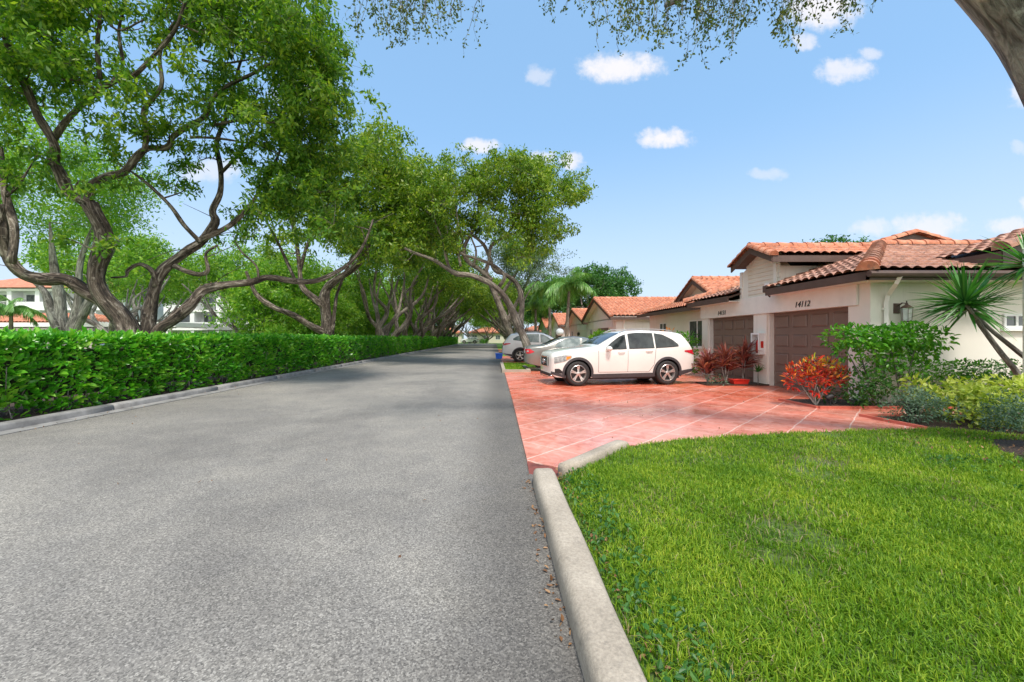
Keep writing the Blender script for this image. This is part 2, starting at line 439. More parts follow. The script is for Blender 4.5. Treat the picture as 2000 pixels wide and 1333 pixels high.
class MB:
    def __init__(s, org=(0, 0, 0)):
        s.v = []; s.f = []; s.mi = []; s.o = Vector(org); s.tc = {}
    def add(s, vs, fs, mat=0):
        b = len(s.v)
        s.v += [tuple(v) for v in vs]
        s.f += [tuple(b + i for i in f) for f in fs]
        s.mi += [mat] * len(fs)
    def box(s, x0, x1, y0, y1, z0, z1, mat=0, rz=0, c=None):
        vs = [(x, y, z) for z in (z0, z1) for y in (y0, y1) for x in (x0, x1)]
        if rz:
            c = c or ((x0 + x1) / 2, (y0 + y1) / 2)
            cs, sn = math.cos(rz), math.sin(rz)
            vs = [(c[0] + (x - c[0]) * cs - (y - c[1]) * sn, c[1] + (x - c[0]) * sn + (y - c[1]) * cs, z) for x, y, z in vs]
        s.add(vs, [(0, 2, 3, 1), (4, 5, 7, 6), (0, 1, 5, 4), (2, 6, 7, 3), (0, 4, 6, 2), (1, 3, 7, 5)], mat)
    def tube(s, P, n=6, mat=0, cap=True, wob=0.0):
        P = np.asarray(P, float)
        d = np.gradient(P[:, :3], axis=0)
        d /= (np.linalg.norm(d, axis=1)[:, None] + 1e-9)
        a = np.array([0, 0, 1.0]) if abs(d[0][2]) < .9 else np.array([1.0, 0, 0])
        u = np.cross(d[0], a); u /= np.linalg.norm(u)
        vs = []
        an = np.arange(n) * 2 * PI / n
        acc = float(rng.uniform(0, 50)); b0 = len(s.v); rr0 = max(P[:, 3].mean(), .02)
        ph = rng.uniform(0, 6)
        for i in range(len(P)):
            if i: acc += float(np.linalg.norm(P[i, :3] - P[i-1, :3]))
            for k in range(n): s.tc[b0 + i * n + k] = (math.cos(an[k]) * rr0 + P[0, 0], math.sin(an[k]) * rr0 + P[0, 1], acc * .16)
            u = u - d[i] * np.dot(u, d[i]); u /= (np.linalg.norm(u) + 1e-9)
            v_ = np.cross(d[i], u)
            r = P[i, 3] * (1 + (wob * .8 * np.sin(an * 2 + i * .3 + ph) + wob * .8 * np.sin(an * 5 - i * .22 + ph) + wob * .45 * np.sin(an * 9 + i * .31) if wob else 0))
            ring = P[i, :3] + (np.cos(an) * r)[:, None] * u + (np.sin(an) * r)[:, None] * v_ if wob else P[i, :3] + (np.cos(an) * P[i, 3])[:, None] * u + (np.sin(an) * P[i, 3])[:, None] * v_
            vs += [tuple(q) for q in ring]
        fs = []
        for i in range(len(P) - 1):
            for k in range(n):
                a_, b_ = i * n + k, i * n + (k + 1) % n
                fs.append((a_, b_, b_ + n, a_ + n))
        if cap:
            fs.append(tuple(range(n))[::-1]); fs.append(tuple((len(P) - 1) * n + k for k in range(n)))
        s.add(vs, fs, mat)
    def lathe(s, prof, c=(0, 0, 0), n=16, axis='z', mat=0, cap=True):
        """prof: list of (r, h)"""
        vs = []
        for r, h in prof:
            for k in range(n):
                a = 2 * PI * k / n
                p = (r * math.cos(a), r * math.sin(a), h)
                if axis == 'y': p = (p[0], p[2], p[1])
                if axis == 'x': p = (p[2], p[0], p[1])
                vs.append((p[0] + c[0], p[1] + c[1], p[2] + c[2]))
        fs = []
        for i in range(len(prof) - 1):
            for k in range(n):
                a, b = i * n + k, i * n + (k + 1) % n
                fs.append((a, b, b + n, a + n))
        if cap: fs.append(tuple(range(n))[::-1]); fs.append(tuple((len(prof) - 1) * n + k for k in range(n)))
        s.add(vs, fs, mat)
    def prism(s, poly, z0, z1, mat=0):
        n = len(poly)
        vs = [(x, y, z0) for x, y in poly] + [(x, y, z1) for x, y in poly]
        s.add(vs, [tuple(range(n))[::-1], tuple(range(n, 2 * n))] + [(i, (i + 1) % n, n + (i + 1) % n, n + i) for i in range(n)], mat)
    def slab(s, pts, th, mat=0):
        """planar 3D polygon thickened straight down by th"""
        n = len(pts)
        vs = [tuple(p) for p in pts] + [(p[0], p[1], p[2] - th) for p in pts]
        s.add(vs, [tuple(range(n)), tuple(range(n, 2 * n))[::-1]] + [(i, n + i, n + (i + 1) % n, (i + 1) % n) for i in range(n)], mat)
    def build(s, name, mats, parent=None, smooth=False, bevel=0, recalc=True):
        me = bpy.data.meshes.new(name)
        o = s.o
        me.from_pydata([(v[0] - o[0], v[1] - o[1], v[2] - o[2]) for v in s.v], [], s.f)
        if not isinstance(mats, (list, tuple)): mats = [mats]
        for x in mats: me.materials.append(x)
        me.polygons.foreach_set('material_index', s.mi)
        if recalc or bevel:
            bm = bmesh.new(); bm.from_mesh(me)
            if bevel: bmesh.ops.bevel(bm, geom=bm.edges[:], offset=bevel, segments=2, affect='EDGES', clamp_overlap=True)
            bmesh.ops.recalc_face_normals(bm, faces=bm.faces[:])
            bm.to_mesh(me); bm.free()
        me.polygons.foreach_set('use_smooth', [smooth] * len(me.polygons))
        if s.tc and not bevel and len(me.vertices) == len(s.v):
            at = me.attributes.new('bark', 'FLOAT_VECTOR', 'POINT')
            at.data.foreach_set('vector', np.array([s.tc.get(i, (0, 0, 0)) for i in range(len(s.v))], dtype=np.float32).ravel())
        me.update()
        return link(name, me, parent)
def nrm(a):
    return a / (np.linalg.norm(a, axis=-1, keepdims=True) + 1e-9)
def leaf_arrays(P, L, wd=.42, droop=.25, up=.35, dirs=None, fold=.18, jit=.35):
    """one folded leaf (2 quads, 6 verts) per point"""
    n = len(P)
    d = rng.normal(0, 1, (n, 3)) if dirs is None else dirs + rng.normal(0, jit, (n, 3))
    d[:, 2] -= droop
    d = nrm(d)
    nn = rng.normal(0, 1, (n, 3)); nn[:, 2] += up * 3
    sd_ = nrm(np.cross(d, nn)); nn = nrm(np.cross(sd_, d))
    L = (L * rng.uniform(.7, 1.25, n))[:, None]
    w_ = L * wd * .5
    b = P; tip = P + d * L - nn * L * .08
    r1 = P + d * L * .33 + sd_ * w_ + nn * L * fold * .5; r2 = P + d * L * .72 + sd_ * w_ * .8 + nn * L * fold * .35
    l1 = P + d * L * .33 - sd_ * w_ + nn * L * fold * .5; l2 = P + d * L * .72 - sd_ * w_ * .8 + nn * L * fold * .35
    V_ = np.stack([b, r1, r2, tip, l2, l1], 1).reshape(-1, 3)
    i = np.arange(n)[:, None] * 6
    Fq = np.concatenate([i + np.array([[0, 1, 2, 3]]), i + np.array([[0, 3, 4, 5]])], 0)
    return V_, Fq
def tri_leaf_arrays(P, L, wd=.45, droop=.25, up=.3, dirs=None, jit=.35):
    """cheap leaf: one kite quad per point"""
    n = len(P)
    d = rng.normal(0, 1, (n, 3)) if dirs is None else dirs + rng.normal(0, jit, (n, 3))
    d[:, 2] -= droop
    d = nrm(d)
    nn = rng.normal(0, 1, (n, 3)); nn[:, 2] += up * 3
    sd_ = nrm(np.cross(d, nn))
    L = (L * rng.uniform(.7, 1.3, n))[:, None]
    V_ = np.stack([P, P + d * L * .5 + sd_ * L * wd * .5, P + d * L, P + d * L * .5 - sd_ * L * wd * .5], 1).reshape(-1, 3)
    return V_, np.arange(4 * n).reshape(n, 4)
def leaves_obj(name, P, L, mat, parent=None, near=False, org=(0, 0, 0), **kw):
    P = np.asarray(P, float) - np.array(org)
    V_, Fq = (leaf_arrays if near else tri_leaf_arrays)(P, L, **kw)
    return link(name, fast_mesh(name, V_, Fq, [mat]), parent)
def blades(P, h, wdt, lean=.35, mats=None):
    """grass blades: 5-vert tapered strips as quad + tri(degenerate quad)"""
    n = len(P)
    a = rng.uniform(0, 2 * PI, n)
    sd_ = np.stack([np.cos(a), np.sin(a), np.zeros(n)], 1)
    b = a + PI / 2 + rng.normal(0, .5, n)
    ld = np.stack([np.cos(b), np.sin(b), np.zeros(n)], 1)
    hh = (h * rng.uniform(.5, 1.35, n))[:, None]
    ln = np.abs(rng.normal(0, lean, n))[:, None] + .1
    w_ = (wdt * rng.uniform(.7, 1.3, n))[:, None]
    up = np.array([0, 0, 1.0])
    m_ = P + up * hh * .55 + ld * ln * hh * .3
    tp = P + up * hh * (1 - ln * .35) + ld * ln * hh
    V_ = np.stack([P - sd_ * w_ * .5, P + sd_ * w_ * .5, m_ + sd_ * w_ * .42, m_ - sd_ * w_ * .42, tp + sd_ * w_ * .06, tp - sd_ * w_ * .06], 1).reshape(-1, 3)
    i = np.arange(n)[:, None] * 6
    return V_, np.concatenate([i + np.array([[0, 1, 2, 3]]), i + np.array([[3, 2, 4, 5]])], 0)
def I(px, py, Y, r=None):
    X = (px - 966) * Y / F; Z = H - (py - 660) * Y / F
    return (X, Y, Z) if r is None else (X, Y, Z, r)
def G(px, py, z=0.0):
    Y = F * (H - z) / (py - 660)
    return ((px - 966) * Y / F, Y)

# ------------------------------------------------------------ trees and plants
def dup(root, loc, rz=0.0, sc=1.0, label=None, group=None):
    r = root.copy(); COL.objects.link(r)
    r.location = loc; r.rotation_euler = (0, 0, rz)
    r.scale = (sc, sc, sc) if isinstance(sc, (int, float)) else sc
    if label: r['label'] = label
    if group: r['group'] = group
    for ch in list(root.children):
        c = ch.copy(); COL.objects.link(c); c.parent = r
        for g in list(ch.children):
            d = g.copy(); COL.objects.link(d); d.parent = c
    return r
def make_tree(name, label, cat, loc, limbs, clumps, leafL, nleaf, bark, leafm, group=None, tuft=7, tsd=.2, nsides=10,
              near=False, wd=.42, droop=.35, sub=4, wob=.10, twigr=.007, maxr=.07, flat=.75, bare=0, reach=9.0, fine=0):
    root = thing(name, label, cat, loc, 0, group)
    wood = MB()
    nodes = []
    for k, P in enumerate(limbs):
        Q = smoothpath(P, sub)
        if len(Q) > 4 and wob > .05:
            tt = np.arange(len(Q))[:, None]; f3 = rng.uniform(.35, .75, 3); p3 = rng.uniform(0, 6, 3)
            Q[:, :3] += np.sin(tt * f3 + p3) * Q[:, 3:4] * .16 * np.minimum(1, tt / 4)
            Q[:, 3] *= 1 + .07 * np.sin(tt[:, 0] * .9 + p3[0])
        wood.tube(Q, nsides if Q[0, 3] > .05 else 6, 0, True, wob)
        nodes.append(Q[len(Q) // 4:])
    tw = MB()
    N = np.vstack(nodes)
    C = np.array(clumps, float)
    # grow a branch to every clump from the nearest wood, nearest clumps first
    left = list(range(len(C)))
    D = np.array([np.min(np.linalg.norm(N[:, :3] - c[:3], axis=1)) for c in C])
    for i in np.argsort(D):
        c = C[i]
        dd = np.linalg.norm(N[:, :3] - c[:3], axis=1) + .35 * np.maximum(0, N[:, 2] - c[2] + .2) * 2
        j = int(np.argmin(dd)); s0 = N[j]
        L = np.linalg.norm(s0[:3] - c[:3])
        if L > reach: continue
        r0 = min(s0[3] * .72, .012 + .016 * L, maxr)
        mid = s0[:3] + (c[:3] - s0[:3]) * .35 + rng.normal(0, .09 * L + .03, 3)
        mid2 = s0[:3] + (c[:3] - s0[:3]) * .7 + rng.normal(0, .08 * L + .03, 3)
        P = np.array([[*s0[:3], r0], [*mid, r0 * .82], [*mid2, r0 * .6], [*c[:3], max(r0 * .4, twigr)]])
        Q = smoothpath(P, 3)
        (wood if r0 > .035 else tw).tube(Q, 6 if r0 > .03 else 4, 0, False)
        N = np.vstack([N, Q[2:]])
    for k in range(bare):                   # bare twigs off the limbs
        s0 = N[rng.integers(len(N))]
        if s0[3] < .015: continue
        d = nrm(rng.normal(0, 1, 3) + np.array([0, 0, .8])) * rng.uniform(.5, 1.6)
        P = np.array([[*s0[:3], .014], [*(s0[:3] + d * .5 + rng.normal(0, .08, 3)), .01], [*(s0[:3] + d + rng.normal(0, .12, 3)), .004]])
        tw.tube(smoothpath(P, 3), 4, 0, False)
    pts = []
    for c in C:
        nt = max(3, int(tuft * (c[3] ** 1.2) * rng.uniform(.7, 1.3)))
        T = c[:3] + rng.normal(0, 1, (nt, 3)) * np.array([c[3] * .55, c[3] * .55, c[3] * .55 * flat])
        for q in T[: max(3, nt // 2)]:
            m_ = (c[:3] + q) / 2 + rng.normal(0, .05, 3)
            tw.tube(np.array([[*c[:3], twigr], [*m_, twigr * .8], [*q, twigr * .5]]), 3, 0, False)
        for q in T:
            k = max(4, int(nleaf * rng.uniform(.6, 1.4)))
            pts.append(q + rng.normal(0, 1, (k, 3)) * np.array([tsd, tsd, tsd * .8]))
    wood.build('trunk', bark, root, smooth=True, recalc=False)
    if tw.v: tw.build('branches', bark, root, smooth=True, recalc=False)
    leaves_obj('crown', np.vstack(pts), leafL, leafm, root, near=near, wd=wd, droop=droop)
    return root
def shell_clumps(c, rad, n, r=.8, lo=-.35, inner=.25, seed=0):
    """clump centres spread through the outer part of an ellipsoid"""
    g = np.random.default_rng(seed)
    out_ = []
    while len(out_) < n:
        d = nrm(g.normal(0, 1, 3))
        if d[2] < lo: continue
        t_ = g.uniform(inner, 1) ** .45
        k = 1 + .16 * math.sin(3.1 * d[0] + 2 * d[1] + seed) + .12 * math.sin(5 * d[2] + 4 * d[0] + seed)
        out_.append((c[0] + d[0] * rad[0] * t_ * k, c[1] + d[1] * rad[1] * t_ * k, c[2] + d[2] * rad[2] * t_ * k, r * g.uniform(.7, 1.3)))
    return out_
def vase_limbs(h, spread, lean=(0, 0), n=5, r=.26, seed=0, fork=.9):
    g = np.random.default_rng(seed)
    L = [np.array([[0, 0, -.2, r * 1.45], [0, 0, .15, r * 1.15], [lean[0] * .05, lean[1] * .05, fork, r]])]
    for k in range(n):
        a = 2 * PI * k / n + g.normal(0, .35)
        s = spread * g.uniform(.55, 1.1)
        P = [[lean[0] * .05, lean[1] * .05, fork - .25, r * .72]]
        for t_, rr in ((.22, .6), (.45, .48), (.7, .36), (1, .22)):
            j = g.normal(0, .055 * h, 2)
            P.append([lean[0] * t_ + math.cos(a) * s * t_ ** .9 + j[0], lean[1] * t_ + math.sin(a) * s * t_ ** .9 + j[1], fork + (h - fork) * t_ ** 1.15 + g.normal(0, .15), r * rr * g.uniform(.85, 1.1)])
        L.append(np.array(P))
        # a secondary limb off each main one
        q = P[2]; a2 = a + g.choice([-1, 1]) * g.uniform(.5, 1.1)
        L.append(np.array([[*q[:3], r * .38], [q[0] + math.cos(a2) * s * .25, q[1] + math.sin(a2) * s * .25, q[2] + (h - q[2]) * .4, r * .27],
                           [q[0] + math.cos(a2) * s * .5 + g.normal(0, .2), q[1] + math.sin(a2) * s * .5, q[2] + (h - q[2]) * .9, r * .15]]))
    return L
def bush(name, label, cat, loc, clumps, L, n, leafm, stems=(), bark=None, group=None, near=True, wd=.45, droop=.1, sd=.5, up=.35, core=None, part='foliage'):
    root = thing(name, label, cat, loc, 0, group)
    pts = []; dirs = []
    for (x, y, z, r) in clumps:
        k = int(n * (r / .3) ** 2)
        d = nrm(rng.normal(0, 1, (k, 3)))
        rad = r * rng.uniform(.45, 1.0, k)[:, None] ** .5
        pts.append(np.array([x, y, z]) + d * rad); dirs.append(d)
    P = np.vstack(pts); D = np.vstack(dirs)
    ok = P[:, 2] > .015
    leaves_obj(part, P[ok], L, leafm, root, near=near, wd=wd, droop=droop, dirs=D[ok], jit=.6, up=up)
    if stems:
        b = MB()
        for P_ in stems: b.tube(smoothpath(P_, 3), 6, 0, True, .05)
        b.build('stems', bark or M['bark_grey'], root, smooth=True, recalc=False)
    return root
def strap_head(b, c, n, L, wd, droop=.5, upb=.5, stiff=False, seed=0, r0=.03):
    """a rosette of long strap leaves into MB b"""
    g = np.random.default_rng(seed)
    for k in range(n):
        el = g.uniform(-.75, 1.45) if stiff else g.uniform(.1, 1.45)
        az = g.uniform(0, 2 * PI)
        d = np.array([math.cos(az) * math.cos(el), math.sin(az) * math.cos(el), math.sin(el) * upb + (0 if stiff else .25)])
        d /= np.linalg.norm(d)
        l = L * g.uniform(.75, 1.15)
        s = nrm(np.cross(d, [0, 0, 1.0]) + g.normal(0, .12, 3))
        pts = []
        p = np.array(c, float) + d * r0
        seg = 6
        for i in range(seg + 1):
            t_ = i / seg
            ww = wd * (math.sin(PI * min(1, .18 + t_ * .82)) ** .7) * (1 - t_ ** 4) + .002
            pts.append((p - s * ww / 2 + np.array([0, 0, ww * .25]), p.copy(), p + s * ww / 2 + np.array([0, 0, ww * .25])))
            d = d + np.array([0, 0, -droop * (t_ + .15) / seg]); d /= np.linalg.norm(d)
            p = p + d * l / seg
        vs = [q for tr in pts for q in tr]
        fs = []
        for i in range(seg):
            a = i * 3
            fs += [(a, a + 1, a + 4, a + 3), (a + 1, a + 2, a + 5, a + 4)]
        b.add(vs, fs)
def palm(name, label, loc, h, n=16, L=2.4, lean=(0, 0), group=None, seed=0, r=.14, lw=.035):
    g = np.random.default_rng(seed)
    root = thing(name, label, 'palm', loc, 0, group)
    b = MB()
    P = [[0, 0, -.1, r * 1.5], [0, 0, .3, r * 1.2], [lean[0] * .4, lean[1] * .4, h * .5, r], [lean[0], lean[1], h, r * .75]]
    b.tube(smoothpath(P, 8), 10, 0, True, .03)
    b.build('trunk', M['palm_trunk'], root, smooth=True)
    c = MB(); c.tube(smoothpath([[lean[0], lean[1], h - .05, r * .85], [lean[0], lean[1], h + .5, r * .7], [lean[0], lean[1], h + .9, r * .25]], 3), 8)
    c.build('crown_shaft', M['leaf_palm'], root, smooth=True)
    Vs = []; Fs = []; st = MB(); nb = 0
    for k in range(n):
        az = 2 * PI * k / n + g.normal(0, .2)
        el = g.uniform(.15, 1.25)
        d = np.array([math.cos(az) * math.cos(el), math.sin(az) * math.cos(el), math.sin(el)])
        p = np.array([lean[0], lean[1], h + .45]); seg = 9; l = L * g.uniform(.85, 1.1)
        rach = []
        for i in range(seg + 1):
            rach.append([*p, .02 * (1 - i / seg) + .004])
            t_ = i / seg
            if i > 0:
                s = nrm(np.cross(d, [0, 0, 1.0]))
                q = 7
                for sgn in (-1, 1):
                    for u_ in range(q):
                        bp = p - d * l / seg * u_ / q
                        dd = s * sgn * .8 + d * .55 + np.array([0, 0, -.75]) + g.normal(0, .14, 3)
                        dd = nrm(dd); ll = L * .30 * (math.sin(PI * (.12 + t_ * .8)) * .9 + .15) * g.uniform(.8, 1.15)
                        e = nrm(np.cross(dd, [0.2, .3, 1.0])) * lw / 2
                        tipp = bp + dd * ll + np.array([0, 0, -.25 * ll])
                        mid = bp + dd * ll * .5
                        Vs += [bp - e * .6, bp + e * .6, mid + e, mid - e, tipp + e * .1, tipp - e * .1]
                        Fs += [[nb, nb + 1, nb + 2, nb + 3], [nb + 3, nb + 2, nb + 4, nb + 5]]; nb += 6
            d = nrm(d + np.array([0, 0, -.21]))
            p = p + d * l / seg
        st.tube(np.array(rach), 4, 0, False)
    st.build('frond_stalks', M['leaf_palm'], root, smooth=True)
    link('fronds', fast_mesh('fronds', np.array(Vs), np.array(Fs), [M['leaf_palm']]), root)
    return root

# ------------------------------------------------------------ roofs
def tile_plane(b, e0, e1, poly, inward, pitch, z0, per=.235, course=.36, amp=.035, mat=0):
    """barrel-tile surface. e0->e1: eave line (x,y); inward: unit (x,y) up-slope; poly: plan polygon; z = z0 + pitch*dist"""
    e0 = np.array(e0, float); e1 = np.array(e1, float); inw = np.array(inward, float)
    u = (e1 - e0); Lu = np.linalg.norm(u); u = u / Lu
    pl = np.array(poly, float)
    rel = pl - e0
    uu = rel @ u; vv = rel @ inw
    u0, u1, v0, v1 = uu.min(), uu.max(), vv.min(), vv.max()
    nu = int(math.ceil((u1 - u0) / (per / 6))); us = np.linspace(u0, u1, nu + 1)
    ys = []
    k = 0; cp = course / math.sqrt(1 + pitch ** 2)
    while v0 + k * cp < v1:
        a = v0 + k * cp
        for f_ in (0.0, .5, .985):
            if a + f_ * cp < v1: ys.append((a + f_ * cp, .045 * (1 - f_)))
        k += 1
    ys.append((v1, 0))
    hu = np.abs(np.cos(PI * us / per)) ** .7 * amp * 1.9
    Pu, Pv = uu, vv
    def inside(x, y):
        c = False; n = len(Pu)
        for i in range(n):
            j = i - 1
            if (Pv[i] > y) != (Pv[j] > y) and x < (Pu[j] - Pu[i]) * (y - Pv[i]) / (Pv[j] - Pv[i] + 1e-12) + Pu[i]: c = not c
        return c
    base = len(b.v)
    nrm_ = 1
    for (v_, st) in ys:
        for i, x in enumerate(us):
            jx = .004 * math.sin(37 * x + 11 * v_)
            q = e0 + u * x + inw * v_
            b.v.append((q[0], q[1], z0 + pitch * v_ + st + hu[i] + jx + .03))
    W_ = nu + 1
    for r_ in range(len(ys) - 1):
        ym = (ys[r_][0] + ys[r_ + 1][0]) / 2
        for i in range(nu):
            if inside((us[i] + us[i + 1]) / 2, ym):
                a = base + r_ * W_ + i
                b.f.append((a, a + 1, a + 1 + W_, a + W_)); b.mi.append(mat)
def cap_tiles(b, p0, p1, r=.13, L=.42, mat=0):
    p0 = np.array(p0, float); p1 = np.array(p1, float)
    d = p1 - p0; T = np.linalg.norm(d); d /= T
    s = nrm(np.cross(d, [0, 0, 1.0])); upv = np.cross(s, d)
    n = max(1, int(round(T / L)))
    for k in range(n):
        a = p0 + d * T * k / n; e = p0 + d * (T * (k + 1) / n + .05)
        vs = []
        for q, rr in ((a, r * 1.12), (e, r * .9)):
            for j in range(9):
                t_ = PI * j / 8
                vs.append(tuple(q + s * rr * math.cos(t_) + upv * (rr * math.sin(t_) + .03 - .04)))
        fs = [(j, j + 1, j + 10, j + 9) for j in range(8)] + [tuple(range(9)), tuple(range(17, 8, -1))]
        b.add(vs, fs, mat)
def text_mesh(name, body, size, mat, parent, loc, rot, ext=.006, shear=0):
    cu = bpy.data.curves.new(name, 'FONT'); cu.body = body; cu.size = size; cu.extrude = ext; cu.shear = shear
    cu.align_x = 'CENTER'
    o = bpy.data.objects.new(name, cu); COL.objects.link(o)
    dg = bpy.context.evaluated_depsgraph_get()
    me = bpy.data.meshes.new_from_object(o.evaluated_get(dg))
    me.materials.clear(); me.materials.append(mat)
    bpy.data.objects.remove(o)
    ob = link(name, me, parent); ob.location = loc; ob.rotation_euler = rot
    return ob

# ------------------------------------------------------------ cars
def make_car(name, label, cat, sp, loc, rz, sc=1.0, group=None):
    """local: x from nose (0) to tail (L), y across, z up"""
    root = thing(name, label, cat, loc, rz, group)
    root.scale = (sc, sc, sc)
    L, wh = sp['L'], sp['w']
    tx, tz = zip(*sp['top']); bx_, bz = zip(*sp['bot']); ex, ez = zip(*sp['belt'])
    T = lambda x: float(np.interp(x, tx, tz))
    B = lambda x: float(np.interp(x, bx_, bz))
    E = lambda x: float(np.interp(x, ex, ez))
    zr = max(tz)
    def Wd(x, z):
        t_ = min(max(x / .95, 0), 1); q = min(max((L - x) / .75, 0), 1)
        p = (.66 + .34 * math.sqrt(max(0, 1 - (1 - t_) ** 2.4))) * (.76 + .24 * math.sqrt(max(0, 1 - (1 - q) ** 2.4)))
        e = E(x); zt = T(x)
        if z <= e:
            k = (z - B(x)) / max(.05, e - B(x))
            s = 1 - .075 * (1 - k) ** 2.2 - .045 * max(0, k - .55) ** 1.3
        else:
            s = 1 - .045 * .45 ** 1.3 - .20 * ((z - e) / max(.2, zr - e)) ** 1.05
        wv = wh * p * s
        r = .10
        if z > zt - r:
            c_ = min(1, (z - zt + r) / r)
            wv -= r * 1.3 * (1 - math.sqrt(max(0, 1 - c_ * c_)))
        return wv
    xs = sorted(set([round(v, 4) for v in np.linspace(0, L, 66)] + [.03, .08, L - .03, L - .08]))
    nz_ = 16
    bm = bmesh.new(); rings = []
    for x in xs:
        zb, zt = B(x), T(x)
        zs = [zb + .02] + [zb + (zt - .1 - zb) * k / (nz_ - 1) for k in range(1, nz_)]
        side = [(Wd(x, z), z) for z in zs]
        for c_ in (.35, .62, .82, .95, 1.0): side.append((Wd(x, zt - .1 + .1 * c_), zt - .1 + .1 * c_))
        wtop = side[-1][0]
        half = [(0, zb), (side[0][0] * .8, zb)] + side + [(wtop * .5, zt + .012), (0, zt + .016)]
        full = [(y, z) for y, z in half] + [(-y, z) for y, z in half[-2:0:-1]]
        rings.append([bm.verts.new((x, y, z)) for y, z in full])
    n = len(rings[0])
    for a, b in zip(rings[:-1], rings[1:]):
        for k in range(n): bm.faces.new((a[k], a[(k + 1) % n], b[(k + 1) % n], b[k]))
    bm.faces.new(rings[0]); bm.faces.new(rings[-1][::-1])
    bmesh.ops.recalc_face_normals(bm, faces=bm.faces[:])
    me = bpy.data.meshes.new('body'); bm.to_mesh(me); bm.free()
    me.materials.append(sp['paint']); me.materials.append(M['black'])
    body = link('body', me, root)
    wr, wxs = sp['wr'], sp['wheels']
    arch = wr + .055
    c = MB()
    for x in wxs:
        c.lathe([(arch, -2), (arch, -wh + .30)], (x, 0, wr), 32, 'y'); c.lathe([(arch, wh - .30), (arch, 2)], (x, 0, wr), 32, 'y')
    cut = c.build('cut', M['black'], None)
    md = body.modifiers.new('b', 'BOOLEAN'); md.object = cut; md.operation = 'DIFFERENCE'; md.solver = 'EXACT'
    try: md.material_mode = 'TRANSFER'
    except Exception: pass
    bpy.context.view_layer.update()
    # evaluate with the body at identity
    dg = bpy.context.evaluated_depsgraph_get()
    save = (root.location.copy(), root.rotation_euler.copy(), root.scale.copy())
    root.location = (0, 0, 0); root.rotation_euler = (0, 0, 0); root.scale = (1, 1, 1)
    bpy.context.view_layer.update(); dg = bpy.context.evaluated_depsgraph_get()
    me2 = bpy.data.meshes.new_from_object(body.evaluated_get(dg))
    root.location, root.rotation_euler, root.scale = save
    body.modifiers.clear(); body.data = me2; me2.name = 'body'
    bpy.data.objects.remove(cut)
    me2.polygons.foreach_set('use_smooth', [True] * len(me2.polygons))
    try: me2.set_sharp_from_angle(angle=R(38))
    except Exception: pass
    # panels that follow the side
    def side_patch(name, lo, up, mat, off=.006, n_=18, m_=5, par=root, both=True, sides=(-1, 1)):
        if len(sides) > 1:
            for s in sides: r_ = side_patch(name, lo, up, mat, off, n_, m_, par, both, (s,))
            return r_
        x0 = max(lo[0][0], up[0][0]); x1 = min(lo[-1][0], up[-1][0])
        lx, lz = zip(*lo); ux, uz = zip(*up)
        b = MB()
        for s in sides:
            vs = []; fs = []
            for i in range(n_ + 1):
                x = x0 + (x1 - x0) * i / n_
                za, zb_ = np.interp(x, lx, lz), np.interp(x, ux, uz)
                for j in range(m_ + 1):
                    z = za + (zb_ - za) * j / m_
                    vs.append((x, s * (Wd(x, z) + off), z))
            for i in range(n_):
                for j in range(m_):
                    a = i * (m_ + 1) + j
                    fs.append((a, a + 1, a + m_ + 2, a + m_ + 1))
            b.add(vs, fs)
        return b.build(name, mat, par, smooth=True)
    def top_patch(name, x0, x1, mat, inset=.07, off=.007, inset2=None):
        b = MB(); vs = []; fs = []; n_ = 14; m_ = 8
        for i in range(n_ + 1):
            t_ = i / n_
            x = x0 + (x1 - x0) * t_
            ins = inset + ((inset2 if inset2 is not None else inset) - inset) * t_
            ww = Wd(x, T(x) - .03) - ins
            for j in range(m_ + 1):
                y = -ww + 2 * ww * j / m_
                vs.append((x, y, T(x) + off + .014 * (1 - abs(y / ww) ** 1.5)))
        for i in range(n_):
            for j in range(m_):
                a = i * (m_ + 1) + j
                fs.append((a, a + 1, a + m_ + 2, a + m_ + 1))
        b.add(vs, fs)
        return b.build(name, mat, root, smooth=True)
    gl = sp.get('glass', M['car_glass'])
    for (lo, up) in sp['windows']:
        side_patch('window_trim', [(x, z - .018) for x, z in lo], [(x, z + .018) for x, z in up], M['black'], .004)
        w_ = side_patch('window', lo, up, gl, .009)
    top_patch('windscreen', *sp['ws'], M['car_glass'], .06, .010)
    top_patch('rear_window', *sp['rw'], M['car_glass'], .09, .010)
